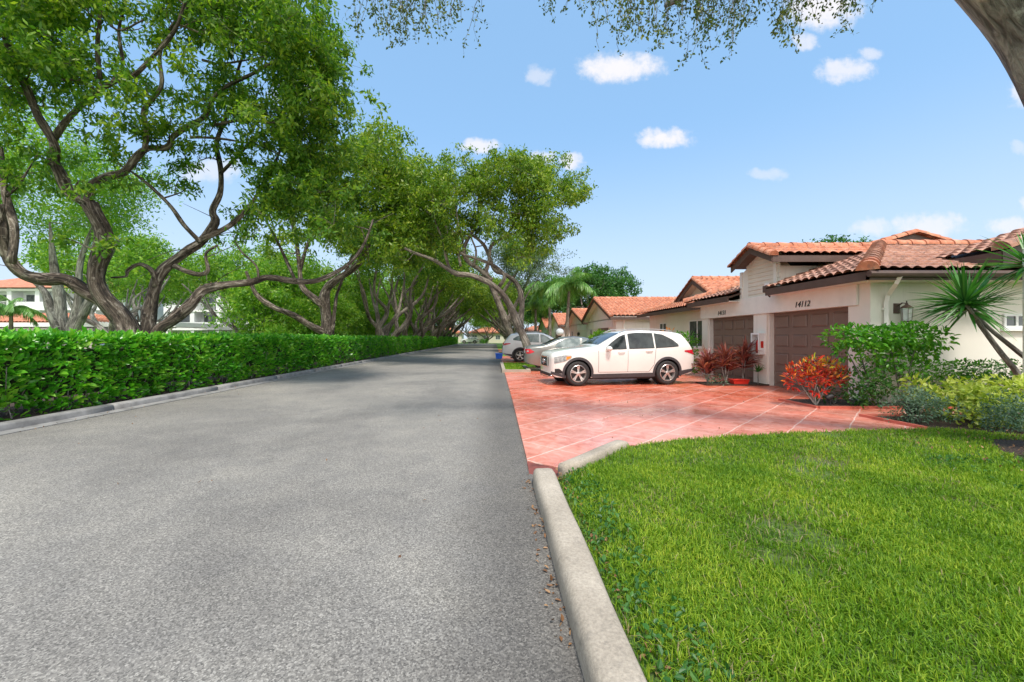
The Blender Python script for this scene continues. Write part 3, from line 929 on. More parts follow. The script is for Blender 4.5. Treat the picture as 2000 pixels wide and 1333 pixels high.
    # wheels
    for x in wxs:
        for s in (-1, 1):
            yc = s * (wh - .125)
            wt = MB()
            prof = [(wr * .66, -.10), (wr * .80, -.112), (wr * .93, -.108), (wr * .985, -.085), (wr, -.05), (wr, .05), (wr * .985, .085), (wr * .93, .108), (wr * .80, .112), (wr * .66, .10)]
            wt.lathe(prof, (x, yc, wr), 36, 'y', 0, False)
            wheel = wt.build('wheel', M['tyre'], root, smooth=True)
            rb = MB()
            yo = s * .098
            rb.lathe([(wr * .70, yo - s * .10), (wr * .70, yo), (wr * .655, yo + s * .012), (wr * .63, yo - s * .01), (wr * .62, yo - s * .05), (wr * .60, yo - s * .09)], (x, yc, wr), 36, 'y', 0, False)
            rb.lathe([(.001, yo - .01 * s), (.055, yo - .01 * s), (.06, yo + .002 * s), (.03, yo + .012 * s), (.001, yo + .012 * s)], (x, yc, wr), 16, 'y')
            ns = sp.get('spokes', 5)
            for k in range(ns):
                a = 2 * PI * k / ns + .3
                ca, sa = math.cos(a), math.sin(a)
                for dlt in ((-.13, .13) if sp.get('split') else (0,)):
                    vs = []
                    for rr, hw, dy in ((.04, .022, 0), (wr * .36, .022 if sp.get('split') else .034, -.004), (wr * .655, .016 if sp.get('split') else .026, .006)):
                        aa = a + dlt * (rr / (wr * .655))
                        cx_, cz_ = math.cos(aa) * rr, math.sin(aa) * rr
                        for q in (-1, 1):
                            for dep in (0, -.03):
                                vs.append((x - math.sin(aa) * hw * q + cx_, yc + yo + s * (dy + dep - .006), wr + math.cos(aa) * hw * q + cz_))
                    fs = []
                    for i in (0, 4):
                        fs += [(i, i + 2, i + 6, i + 4), (i + 1, i + 5, i + 7, i + 3), (i, i + 4, i + 5, i + 1), (i + 2, i + 3, i + 7, i + 6)]
                    rb.add(vs, fs)
            rb.build('rim', M['rim'], wheel, bevel=0)
            dk = MB(); dk.lathe([(.001, yo - s * .07), (wr * .45, yo - s * .07), (wr * .68, yo - s * .085)], (x, yc, wr), 24, 'y')
            dk.build('brake_disc', M['metal_dark'], wheel, smooth=False)
        # dark lining of the wheel well
        ln = MB()
        for s in (-1, 1):
            vs = []; fs = []; k_ = 24
            for i in range(k_ + 1):
                a = PI * i / k_ * 1.12 - .06 * PI
                for yy_ in (wh - .02, wh - .31):
                    vs.append((x + (arch - .004) * math.cos(a), s * yy_ * .985, wr + (arch - .004) * math.sin(a)))
            for i in range(k_): fs.append((2 * i, 2 * i + 1, 2 * i + 3, 2 * i + 2))
            vs2 = [(x, s * (wh - .305), wr)] + [(x + (arch - .003) * math.cos(2 * PI * i / 24), s * (wh - .305), wr + (arch - .003) * math.sin(2 * PI * i / 24)) for i in range(24)]
            ln.add(vs, fs); ln.add(vs2, [(0, i + 1, (i + 1) % 24 + 1) for i in range(24)])
        ln.build('wheel_well', M['black'], root)
        if sp.get('clad'):
            for s in (-1, 1):
                ar = MB()
                vs = []; fs = []; k_ = 30
                for i in range(k_ + 1):
                    a = PI * 1.16 * i / k_ - .08 * PI
                    for rr in (arch - .012, arch + .06):
                        px_, pz_ = x + rr * math.cos(a), wr + rr * math.sin(a)
                        px_ = min(max(px_, .02), L - .02)
                        vs.append((px_, s * (Wd(px_, pz_) + .014), pz_))
                    vs.append((vs[-1][0], s * (Wd(vs[-1][0], vs[-1][2]) - .01), vs[-1][2]))
                for i in range(k_):
                    fs += [(3 * i, 3 * i + 1, 3 * i + 4, 3 * i + 3), (3 * i + 1, 3 * i + 2, 3 * i + 5, 3 * i + 4)]
                ar.add(vs, fs)
                ar.build('wheel_arch_trim', M['plastic_grey'], root, smooth=False)
    x0, x1 = wxs[0] + arch + .03, wxs[1] - arch - .03
    if sp.get('clad'):
        side_patch('sill_trim', [(x0, B(x0) + .01), (x1, B(x1) + .01)], [(x0, B(x0) + .13), (x1, B(x1) + .13)], M['plastic_grey'], .012)
        side_patch('bumper_trim', [(L - .62, B(L - .62) + .01), (L - .01, B(L - .01) + .01)], [(L - .62, B(L - .6) + .16), (L - .3, .46), (L - .01, .48)], M['plastic_grey'], .010)
        side_patch('bumper_trim', [(.01, B(0.01) + .01), (.42, B(.42) + .01)], [(.01, B(0.01) + .09), (.42, B(.42) + .10)], M['plastic_grey'], .010)
    # door seams
    sm = MB()
    for (xa, za, xb, zb_) in sp['seams']:
        for s in (-1, 1):
            vs = []; k_ = 10; dx, dz = xb - xa, zb_ - za; ll = math.hypot(dx, dz); nx, nz2 = -dz / ll * .005, dx / ll * .005
            for i in range(k_ + 1):
                x, z = xa + dx * i / k_, za + dz * i / k_
                vs += [(x + nx, s * (Wd(x, z) + .003), z + nz2), (x - nx, s * (Wd(x, z) + .003), z - nz2)]
            sm.add(vs, [(2 * i, 2 * i + 1, 2 * i + 3, 2 * i + 2) for i in range(k_)])
    sm.build('door_seams', M['plastic_grey'], root)
    for (x, z) in sp['handles']:
        for s in (-1, 1):
            hb = MB(); y = Wd(x, z)
            hb.tube([[x - .11, s * (y + .004), z, .008], [x - .08, s * (y + .035), z + .003, .015], [x + .08, s * (y + .035), z + .005, .015], [x + .11, s * (y + .004), z, .008]], 8)
            hb.build('door_handle', sp['paint'] if not sp.get('chromeh') else M['chrome'], root, smooth=True)
    for s in (-1, 1):
        x, z = sp['mirror']; y = Wd(x, z) + .10
        mb = MB()
        pr = [(.002, -.085), (.05, -.075), (.082, -.04), (.09, 0), (.082, .05), (.055, .085), (.002, .095)]
        mb.lathe(pr, (0, 0, 0), 14, 'x')
        mb.v = [(v[0] * .9 + x, s * y + v[1] * 1.15, z + v[2] * .85) for v in mb.v]
        mo = mb.build('mirror', sp['paint'], root, smooth=True)
        mc = MB(); mc.tube([[x + .02, s * (y - .13), z - .07, .022], [x, s * (y - .02), z - .05, .03]], 8)
        mc.v = list(mc.v); mc.build('mirror_arm', M['black'], mo, smooth=True)
    for key, nm in (('head', 'headlight'), ('amber', 'indicator'), ('tail', 'tail_light'), ('tail2', 'reversing_lens'), ('intake', 'air_intake'), ('pillar', 'pillar_trim')):
        for (lo, up, mk) in sp.get(key, []):
            if nm in ('headlight', 'tail_light', 'indicator', 'reversing_lens'):
                for s in (-1, 1): side_patch(nm, lo, up, M[mk], .012 if nm in ('headlight', 'tail_light') else .017, 8, 3, sides=(s,))
            else: side_patch(nm, lo, up, M[mk], .011, 8, 3)
    # front: grille with badge, plate area; rear: plate
    if sp.get('grille'):
        z0, z1, gw = sp['grille']
        gb = MB(); gb.box(-.03, .01, -gw, gw, z0, z1); g_ = gb.build('grille', M['black'], root, bevel=.012)
        cb = MB()
        for zz_ in (z0 + (z1 - z0) * .38, z0 + (z1 - z0) * .62): cb.box(-.042, -.028, -gw * .93, gw * .93, zz_ - .014, zz_ + .014)
        cb.tube([[-.035, -gw, z0, .014], [-.035, -gw, z1, .014]], 6); cb.tube([[-.035, gw, z0, .014], [-.035, gw, z1, .014]], 6)
        cb.tube([[-.035, -gw, z1, .014], [-.035, gw, z1, .014]], 6); cb.tube([[-.035, -gw, z0, .014], [-.035, gw, z0, .014]], 6)
        cb.build('grille_bars', M['chrome'], g_)
        bd = MB(); zc = (z0 + z1) / 2
        bd.tube([[-.055, .085 * math.cos(a), zc + .085 * math.sin(a), .010] for a in np.linspace(0, 2 * PI, 25)], 6)
        for k in range(3):
            a = PI / 2 + k * 2 * PI / 3
            bd.tube([[-.055, 0, zc, .012], [-.055, .082 * math.cos(a), zc + .082 * math.sin(a), .005]], 5)
        bd.build('badge', M['chrome'], g_, smooth=True)
        lg = MB(); lg.box(-.02, .02, -.62, .62, .27, .36); lg.build('lower_grille', M['black'], root, bevel=.01)
        cs = MB(); cs.tube([[.02, -.66, .30, .016], [-.03, -.45, .245, .016], [-.04, 0, .24, .016], [-.03, .45, .245, .016], [.02, .66, .30, .016]], 6)
        cs.build('bumper_strip', M['chrome'], root, smooth=True)
    if sp.get('plate'):
        pb = MB(); pb.box(L - .005, L + .02, -.26, .26, sp['plate'], sp['plate'] + .14); pb.build('rear_plate_recess', M['metal_dark'], root, bevel=.01)
    if sp.get('rails'):
        xa, xb = sp['rails']
        rl = MB()
        for s in (-1, 1):
            ww = Wd((xa + xb) / 2, T((xa + xb) / 2) - .03) - .06
            pts = [[x, s * ww, T(x) + (.045 if 0 < i < 7 else .0), .016] for i, x in enumerate(np.linspace(xa, xb, 8))]
            rl.tube(smoothpath(pts, 2), 6)
        rl.build('roof_rails', M['metal_grey'], root, smooth=True)
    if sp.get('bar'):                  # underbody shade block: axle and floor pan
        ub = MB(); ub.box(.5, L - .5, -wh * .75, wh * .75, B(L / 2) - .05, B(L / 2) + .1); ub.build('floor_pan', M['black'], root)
    ub = MB()
    for x in wxs: ub.tube([[x, -wh + .2, wr, .05], [x, wh - .2, wr, .05]], 8)
    ub.build('axles', M['black'], root)
    return root
SUV = dict(L=4.66, w=.935, wr=.365, wheels=(.79, 3.66), clad=True, spokes=5, split=True, paint=M['car_white'],
    top=[(0,.86),(.06,.95),(.2,1.0),(.6,1.07),(1.1,1.125),(1.38,1.16),(1.55,1.25),(1.9,1.43),(2.2,1.56),(2.45,1.615),(2.9,1.635),(3.4,1.62),(3.8,1.60),(4.1,1.56),(4.22,1.535),(4.44,1.28),(4.57,1.08),(4.62,.95),(4.66,.7)],
    bot=[(0,.34),(.12,.24),(.5,.21),(4.1,.25),(4.5,.32),(4.66,.42)],
    belt=[(0,.84),(.5,.97),(1.3,1.05),(2,1.06),(3.2,1.10),(4.1,1.14),(4.4,1.12),(4.66,1.0)],
    windows=[([(1.66,1.075),(2.32,1.09)], [(1.66,1.10),(1.86,1.26),(2.12,1.43),(2.32,1.50)]),
             ([(2.40,1.095),(3.22,1.115)], [(2.40,1.515),(2.7,1.545),(3.22,1.535)]),
             ([(3.27,1.115),(4.02,1.165)], [(3.27,1.532),(3.55,1.49),(3.85,1.34),(4.02,1.20)])],
    ws=(1.46, 2.16), rw=(4.2, 4.50), seams=[(1.42,.40,1.42,1.04),(2.36,.40,2.36,1.09),(3.22,.62,3.27,1.10),(3.05,.40,3.22,.62),(1.42,.40,3.05,.40),(.25,.98,1.38,1.10)],
    handles=[(2.15,.98),(3.05,1.02)], mirror=(1.72,1.09), head=[([(.08,.66),(.36,.72),(.58,.83)], [(.08,.84),(.36,.90),(.58,.895)], 'lens_clear')],
    amber=[([(.42,.76),(.55,.83)], [(.42,.86),(.55,.875)], 'lens_amber')], tail=[([(4.22,1.0),(4.60,.90)], [(4.22,1.03),(4.60,1.06)], 'lens_red')],
    intake=[([(.10,.38),(.32,.36)], [(.10,.50),(.22,.51),(.32,.42)], 'black')], grille=(.56,.84,.40), rails=(2.2, 4.0), bar=True)
SEDAN = dict(L=4.85, w=.91, wr=.33, wheels=(.95, 3.73), spokes=7, paint=M['car_silver'], glass=M['car_glass_light'],
    top=[(0,.66),(.08,.75),(.5,.86),(1.2,.97),(1.5,1.02),(2.0,1.28),(2.35,1.40),(2.8,1.445),(3.2,1.42),(3.55,1.33),(3.95,1.15),(4.2,1.075),(4.55,1.06),(4.75,1.04),(4.80,.98),(4.85,.72)],
    bot=[(0,.30),(.2,.20),(.6,.18),(4.2,.2),(4.6,.28),(4.85,.36)],
    belt=[(0,.66),(.6,.82),(1.4,.93),(3.6,1.0),(4.4,1.0),(4.85,.9)],
    windows=[([(1.78,.97),(2.52,.985)], [(1.78,1.03),(2.1,1.23),(2.35,1.32),(2.52,1.345)]), ([(2.60,.985),(3.62,1.02)], [(2.60,1.355),(2.9,1.37),(3.25,1.31),(3.5,1.18),(3.62,1.06)])],
    ws=(1.6, 2.22), rw=(3.42, 4.05), seams=[(1.55,.3,1.55,.92),(2.56,.3,2.56,.98),(3.35,.3,3.6,.98),(1.55,.3,3.35,.3),(4.2,.95,4.84,.9)],
    handles=[(2.35,.86),(3.35,.89)], mirror=(1.75,1.0), tail=[([(4.48,.80),(4.66,.74),(4.84,.74)], [(4.48,.82),(4.66,.93),(4.84,.93)], 'lens_red')],
    tail2=[([(4.70,.80),(4.78,.80)], [(4.70,.86),(4.78,.87)], 'lens_clear')],
    head=[([(.1,.6),(.5,.68)], [(.1,.68),(.5,.78)], 'lens_clear')], plate=.60, bar=True)
SUV2 = dict(L=4.6, w=.93, wr=.36, wheels=(.92, 3.61), clad=True, spokes=5, paint=M['car_pearl'], glass=M['car_glass_light'],
    top=[(0,.88),(.1,1.0),(.6,1.10),(1.2,1.17),(1.45,1.22),(1.95,1.50),(2.25,1.62),(2.7,1.67),(3.4,1.65),(4.0,1.60),(4.12,1.58),(4.35,1.35),(4.5,1.1),(4.56,1.0),(4.6,.75)],
    bot=[(0,.36),(.15,.26),(.5,.23),(4.1,.26),(4.45,.36),(4.6,.46)],
    belt=[(0,.9),(.6,1.0),(1.4,1.08),(3.4,1.14),(4.2,1.2),(4.6,1.0)],
    windows=[([(1.70,1.10),(2.45,1.12)], [(1.70,1.14),(2.05,1.40),(2.3,1.52),(2.45,1.54)]), ([(2.53,1.12),(3.35,1.16)], [(2.53,1.55),(2.9,1.56),(3.35,1.52)]), ([(3.45,1.18),(4.0,1.26)], [(3.45,1.50),(3.8,1.42),(4.0,1.30)])],
    ws=(1.5, 2.18), rw=(4.14, 4.40), seams=[(1.5,.4,1.5,1.06),(2.49,.4,2.49,1.11),(3.2,.4,3.4,1.13),(1.5,.4,3.2,.4)],
    handles=[(2.28,1.0),(3.2,1.04)], mirror=(1.78,1.14), tail=[([(4.15,1.02),(4.56,.93)], [(4.15,1.06),(4.56,1.07)], 'lens_red')],
    head=[([(.1,.78),(.5,.88)], [(.1,.92),(.5,.96)], 'lens_clear')], plate=.8, rails=(2.2, 4.0), bar=True)

# ------------------------------------------------------------ the setting: ground, road, driveways
def sheet(name, poly, z, mat, parent=None, kind='structure', sub=0):
    b = MB(); b.add([(x, y, z) for x, y in poly], [tuple(range(len(poly)))])
    o = b.build(name, mat, parent)
    me = o.data
    if me.polygons[0].normal.z < 0:
        me.flip_normals()
    tagp(o, kind=kind)
    return o
sheet('ground', [(-400, -60), (400, -60), (400, 700), (-400, 700)], -.06, M['far_lawn'])
sheet('road', [(-7.42, -6), (.42, -6), (.42, 92), (-7.42, 92)], 0, M['asphalt'])
sheet('cross_road', [(-80, 92), (60, 92), (60, 98), (-80, 98)], 0.004, M['asphalt'])
sheet('car_park', [(-60, 30), (-20, 30), (-20, 56), (-60, 56)], -.02, M['asphalt'])
# verge behind the left kerb
b = MB(); b.prism([(-10.2, -4), (-7.63, -4), (-7.63, 90), (-10.2, 90)], -.05, .07); tagp(b.build('verge_soil', M['mulch']), kind='structure')
# left kerb, cast in lengths
def kerb_profile(b, pts, side, w_=.22, h=.12, seg=None):
    """rounded kerb along a polyline; side=+1 roadside is on +x of travel"""
    prof = [(0, -.05), (0, h * .72), (.02, h * .93), (.05, h), (w_ - .04, h), (w_ - .01, h * .93), (w_, h * .7), (w_, -.05)]
    P = np.array(pts, float); d = np.gradient(P, axis=0); d = nrm(d); nv = np.stack([d[:, 1], -d[:, 0]], 1) * side
    n = len(prof); vs = []
    for i in range(len(P)):
        for (o_, z) in prof:
            j = .004 * math.sin(i * 2.3 + z * 40)
            q = P[i] - nv[i] * (o_ + (j if z > .02 else 0)); vs.append((q[0], q[1], z + j * .5))
    fs = [(i * n + k, i * n + k + 1, (i + 1) * n + k + 1, (i + 1) * n + k) for i in range(len(P) - 1) for k in range(n - 1)]
    fs += [tuple(range(n)), tuple((len(P) - 1) * n + k for k in range(n))]
    b.add(vs, fs)
y = -4.0; k = 0
b = MB()
while y < 90:
    L_ = 3.0
    kerb_profile(b, [(-7.42, y + t_) for t_ in np.linspace(0.004, L_ - .012, 6)], 1); y += L_
tagp(b.build('left_kerb', M['concrete_grey'], smooth=True), kind='structure')
b = MB(); b.prism([(-7.42, -4), (-7.16, -4), (-7.14, 40), (-7.18, 90), (-7.42, 90)], .002, .012); tagp(b.build('gutter_pan', M['concrete_grey']), kind='structure')

# near right kerb: a long precast length with a rounded, tapering end
b = MB()
def kb(pts, w_, h, endtaper=True):
    P = np.array(pts, float); d = nrm(np.gradient(P, axis=0)); nv = np.stack([d[:, 1], -d[:, 0]], 1)
    prof = [(-.5, -.05), (-.5, .55), (-.46, .80), (-.36, .97), (-.24, 1.0), (.24, 1.0), (.38, .96), (.47, .82), (.5, .5), (.5, -.05)]
    n = len(prof); vs = []
    for i in range(len(P)):
        e = 1.0
        if endtaper and i >= len(P) - 4: e = (1, .97, .88, .70)[i - len(P) + 4]
        for (o_, z) in prof:
            q = P[i] + nv[i] * o_ * w_ * (.55 + .45 * e); j = .003 * math.sin(i * 1.7 + o_ * 9)
            vs.append((q[0] + j, q[1], (z * h * e if z > 0 else z) + j))
    fs = [(i * n + k, i * n + k + 1, (i + 1) * n + k + 1, (i + 1) * n + k) for i in range(len(P) - 1) for k in range(n - 1)]
    fs += [tuple(range(n)), tuple((len(P) - 1) * n + k for k in range(n))]
    b.add(vs, fs)
kb([(.475, y) for y in list(np.linspace(-1, 3.9, 14)) + [3.98, 4.03, 4.06]], .21, .155)
tagp(b.build('near_kerb', M['concrete'], smooth=True), kind='structure')
b = MB()
kb([(.70, 4.12), (.88, 4.32), (1.06, 4.52), (1.24, 4.72), (1.42, 4.93), (1.56, 5.09), (1.60, 5.13), (1.63, 5.17)], .16, .15)
tagp(b.build('driveway_kerb', M['concrete'], smooth=True), kind='structure')

# red driveway slab with a dark front edge
DZ = .03
drive = [(.37, 4.62), (.60, 4.46), (.72, 4.34), (1.62, 5.25), (2.4, 5.48), (3.85, 5.80), (5.1, 5.98), (6.3, 6.06), (6.62, 6.15), (6.53, 7.24), (12, 7.24), (12, 8.06),
         (6.37, 8.06), (6.34, 9.09), (8.14, 9.15), (8.14, 11.9), (6.2, 11.9), (6.2, 12.5), (8.14, 12.5), (8.14, 15.3), (8.9, 15.6), (8.9, 19), (.40, 19), (.40, 9)]
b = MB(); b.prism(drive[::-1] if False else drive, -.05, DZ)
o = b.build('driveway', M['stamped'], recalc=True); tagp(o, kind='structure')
b = MB(); b.add([(.365, 4.60, .026), (.60, 4.44, .026), (.70, 4.32, .026), (.62, 4.05, -.01), (.36, 4.15, -.01)], [(0, 1, 2, 3, 4)]); tagp(b.build('driveway_apron', M['red_edge']), kind='structure')
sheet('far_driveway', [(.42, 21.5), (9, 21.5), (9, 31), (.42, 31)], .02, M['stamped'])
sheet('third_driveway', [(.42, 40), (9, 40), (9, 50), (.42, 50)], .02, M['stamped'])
# island with its own kerb between the driveways
isl = [(.42, 16.55), (1.30, 16.55), (1.35, 19.0), (8.6, 19.0), (8.6, 21.5), (.42, 21.5)]
b = MB(); b.prism([(.30, 16.4), (1.45, 16.4), (1.45, 19), (1.30, 19.0), (1.30, 16.55), (.44, 16.55), (.44, 21.6), (.30, 21.6)], -.05, .14); tagp(b.build('island_kerb', M['concrete']), kind='structure')
b = MB(); b.prism([(.44, 16.55), (1.30, 16.55), (1.30, 19.0), (8.6, 19.0), (8.6, 21.5), (.44, 21.5)], -.05, .08); tagp(b.build('island_lawn', M['far_lawn']), kind='structure')
# planting beds
b = MB(); b.prism([(6.55, 6.20), (6.68, 6.12), (7.27, 5.62), (8.0, 5.2), (14, 4.2), (14, 7.24), (6.50, 7.24)], -.05, .045); tagp(b.build('front_bed_mulch', M['mulch']), kind='structure')
b = MB(); b.prism([(6.37, 8.06), (14, 8.06), (14, 8.65), (7.88, 8.65), (7.88, 9.09), (6.34, 9.09)], -.05, .06); tagp(b.build('wall_bed_mulch', M['mulch']), kind='structure')
b = MB(); b.prism([(6.15, 11.85), (7.95, 11.85), (7.95, 12.55), (6.15, 12.55)], -.05, .07); tagp(b.build('pillar_bed_mulch', M['mulch']), kind='structure')
b = MB()
for (x0, y0, x1, y1) in ((6.53, 6.2, 6.47, 7.24), (6.5, 7.21, 12, 7.25), (6.37, 8.04, 12, 8.08), (6.35, 8.06, 6.32, 9.09)):
    d = np.array([x1 - x0, y1 - y0]); d = d / np.linalg.norm(d); nn_ = np.array([-d[1], d[0]]) * .03
    b.prism([(x0 + nn_[0], y0 + nn_[1]), (x0 - nn_[0], y0 - nn_[1]), (x1 - nn_[0], y1 - nn_[1]), (x1 + nn_[0], y1 + nn_[1])], -.04, .075)
tagp(b.build('bed_edging', M['red_paint']), kind='structure')
# front lawn
LAWN = [(.60, -1.5), (.60, 3.9), (.80, 4.12), (1.66, 5.08), (2.4, 5.42), (3.85, 5.75), (5.1, 5.94), (6.3, 6.03), (6.64, 6.10), (7.27, 5.60), (8.0, 5.17), (14, 4.15), (14, -1.5)]
def in_poly(px, py, poly):
    c = np.zeros(len(px), bool); n = len(poly)
    for i in range(n):
        xi, yi = poly[i]; xj, yj = poly[i - 1]
        k = ((yi > py) != (yj > py)) & (px < (xj - xi) * (py - yi) / (yj - yi + 1e-12) + xi)
        c ^= k
    return c
b = MB(); b.prism(LAWN, -.05, .065); tagp(b.build('front_lawn_soil', M['lawn_soil']), kind='structure')
dirt_c = np.array([7.15, 4.35])
b = MB(); b.lathe([(1.25, .0), (1.2, .072), (.9, .10), (.5, .13), (.1, .14)], (7.15, 4.35, 0), 28); b.v = [(7.15 + (x - 7.15) * 1.15 + .05 * math.sin(9 * y), y, z) for x, y, z in b.v]; tagp(b.build('tree_pit_mulch', M['mulch'], smooth=True), kind='structure')
def vn(x, y, s, sd):      # cheap smooth value noise
    return (np.sin(x * s + sd) * np.cos(y * s * 1.13 - sd * 1.7) + .6 * np.sin(x * s * 2.3 - y * s * 1.9 + sd * 2.2) + .4 * np.cos(x * s * 4.1 + y * s * 3.7 + sd)) / 2
def lawn_pts(n, y0, y1, x1):
    P = np.stack([rng.uniform(.55, x1, n), rng.uniform(y0, y1, n)], 1)
    P = P[in_poly(P[:, 0], P[:, 1], LAWN)]
    dd = np.linalg.norm((P - dirt_c) / np.array([1.35, 1.0]), axis=1) + .25 * vn(P[:, 0], P[:, 1], 3, 1)
    thin = vn(P[:, 0], P[:, 1], 2.1, 4.0)
    keep = (dd > .95) & (rng.uniform(0, 1, len(P)) > np.clip((thin - .25) * 1.8, 0, .8))
    keep &= (P[:, 0] > .68) | (rng.uniform(0, 1, len(P)) > .55)
    P = P[keep]
    return np.column_stack([P, np.full(len(P), .06)])
V_ = []; Fq = []; nb = 0
for (n, y0, y1, x1, h, wd_) in ((78000, 1.2, 2.7, 4.2, .052, .0055), (98000, 2.7, 4.3, 7.2, .052, .0065), (66000, 4.3, 6.2, 11, .055, .008), (6000, -.5, 1.2, 4, .07, .008)):
    P = lawn_pts(n, y0, y1, x1)
    hh = h * (1 + .35 * vn(P[:, 0], P[:, 1], 5, 2)[:, None][:, 0])
    a_, f_ = blades(P, hh, np.full(len(P), wd_), .55)
    V_.append(a_); Fq.append(f_ + nb); nb += len(a_)
o = link('lawn_grass', fast_mesh('lawn_grass', np.vstack(V_), np.vstack(Fq), [M['grass']])); tagp(o, kind='stuff')
# dry straw and dead blades between, mostly in the thin patches
P = lawn_pts(26000, 1.2, 6.1, 8)
k = vn(P[:, 0], P[:, 1], 2.1, 4.0) + rng.normal(0, .25, len(P)) > .25
P = P[k]; P[:, 2] = .07
a_, f_ = blades(P, np.full(len(P), .055), np.full(len(P), .005), 1.1)
tagp(link('dry_grass', fast_mesh('dry_grass', a_, f_, [M['dry']])), kind='stuff')
# broad weeds along the kerb
P = np.column_stack([rng.uniform(.62, .95, 900), rng.uniform(1.5, 4.3, 900), rng.uniform(.07, .12, 900)])
P2 = np.column_stack([rng.uniform(4.6, 6.8, 2600), rng.uniform(2.4, 4.6, 2600), rng.uniform(.07, .12, 2600)])
P2 = P2[(vn(P2[:, 0], P2[:, 1], 2.5, .5) > 0.0)]
P = np.vstack([P, P2]); P = P[in_poly(P[:, 0], P[:, 1], LAWN)]
o = leaves_obj('lawn_weeds', P, .035, M['leaf_dark'], near=True, wd=.6, droop=0, up=1.2); tagp(o, kind='stuff')
# litter of dead leaves: dirt patch, kerb foot, road
q = []
for _ in range(1100):
    q.append((dirt_c[0] + rng.normal(0, .8), dirt_c[1] + rng.normal(0, .6), .13))
for _ in range(90): q.append((.33 + rng.normal(0, .03), rng.uniform(1.6, 4.2), .008))
for _ in range(150): q.append((.63 + abs(rng.normal(0, .05)), rng.uniform(1.4, 4.2), .08))
for _ in range(70): q.append((rng.uniform(-7, .3), rng.uniform(2, 30), .008))
for _ in range(160): q.append((rng.uniform(.6, 6.5), rng.uniform(5, 16), .036))
for _ in range(120): q.append((rng.uniform(-7.4, -7.0), rng.uniform(5, 30), .016))
q = np.array(q); q = q[~((q[:, 1] < 5.0) & (q[:, 0] > .6) & (q[:, 2] < .05))]
o = leaves_obj('leaf_litter', q, .032, M['deadleaf'], near=True, wd=.5, droop=0, up=3); tagp(o, kind='stuff')

# ------------------------------------------------------------ houses
def garage_door(parent, X, y0, y1, z0, z1, rows=4, cols=4):
    """sectional door facing -x"""
    b = MB(); b.box(X, X + .05, y0, y1, z0, z1)
    dw = (y1 - y0) / cols; dh = (z1 - z0) / rows
    for r_ in range(rows):
        for c_ in range(cols):
            ya, yb = y0 + dw * c_ + dw * .13, y0 + dw * (c_ + 1) - dw * .13
            za, zb = z0 + dh * r_ + dh * .2, z0 + dh * (r_ + 1) - dh * .2
            vs = [(X - .001, ya, za), (X - .001, yb, za), (X - .001, yb, zb), (X - .001, ya, zb)]
            e = .028
            vs += [(X - .022, ya + e, za + e), (X - .022, yb - e, za + e), (X - .022, yb - e, zb - e), (X - .022, ya + e, zb - e)]
            g_ = .012
            b.add([(X - .012, ya - g_, za - g_), (X - .012, yb + g_, za - g_), (X - .012, yb + g_, zb + g_), (X - .012, ya - g_, zb + g_)] + vs[:4],
                  [(0, 1, 5, 4), (1, 2, 6, 5), (2, 3, 7, 6), (3, 0, 4, 7)])
            b.add(vs, [(4, 5, 6, 7), (0, 1, 5, 4), (1, 2, 6, 5), (2, 3, 7, 6), (3, 0, 4, 7)])
        if r_: b.box(X - .006, X + .001, y0, y1, z0 + dh * r_ - .006, z0 + dh * r_ + .006)
    d = b.build('garage_door', M['door_brown'], parent, recalc=True)
    return d
def window_unit(parent, axis, c, w_, z0, z1, face, frame=None):
    """axis 'x': window lies in a wall facing -x at x=face, centred at y=c; 'y': wall facing -y at y=face"""
    b = MB(); g = MB()
    def bx(bb, u0, u1, d0, d1, za, zb):
        if axis == 'x': bb.box(face + d0, face + d1, u0, u1, za, zb)
        else: bb.box(u0, u1, face + d0, face + d1, za, zb)
    u0, u1 = c - w_ / 2, c + w_ / 2; t_ = .05
    bx(b, u0, u1, -.035, .01, z0, z0 + t_); bx(b, u0, u1, -.035, .01, z1 - t_, z1)
    bx(b, u0, u0 + t_, -.033, .01, z0 + t_, z1 - t_); bx(b, u1 - t_, u1, -.033, .01, z0 + t_, z1 - t_)
    bx(b, c - t_ / 2, c + t_ / 2, -.031, .01, z0 + t_, z1 - t_)
    bx(b, u0 - .05, u1 + .05, -.07, .01, z0 - .06, z0 - .002)
    f = b.build('window', frame or M['white'], parent)
    bx(g, u0 + t_, u1 - t_, -.012, .006, z0 + t_, z1 - t_)
    g.build('pane', M['window'], f)
    return f
HO = (8, 12, 0)
house = thing('townhouse', 'nearest stucco townhouse pair with two brown garage doors and terracotta tile roof', 'house', HO, 0, 'townhouses along the right side')
b = MB(HO)
WX, CY = 7.9, 12.05
b.box(8.12, 17, 8.61, 15.6, -.05, 2.60)
b.box(WX, 8.12, 8.61, 9.15, -.05, 2.60); b.box(WX, 8.12, 11.90, 12.50, -.05, 2.60); b.box(WX, 8.12, 15.19, 15.6, -.05, 2.60)
b.box(WX, 8.12, 9.15, 11.90, 2.13, 2.60); b.box(WX, 8.12, 12.5, 15.19, 2.13, 2.60)
wall = b.build('wall', M['stucco'], house)
b = MB(HO); b.box(WX + .002, 11.5, 11.50, 13.10, 2.60, 3.44)
b.add([(WX + .002, 11.5, 3.44), (WX + .002, 13.1, 3.44), (WX + .002, 12.02, 3.98), (WX + .4, 11.5, 3.44), (WX + .4, 13.1, 3.44), (WX + .4, 12.02, 3.98)], [(0, 1, 2), (3, 5, 4), (0, 2, 5, 3), (1, 4, 5, 2)])
b.build('gable_wall', M['stucco'], house)
b = MB(HO)        # lap siding and corner boards on the entrance gable
z = 2.62
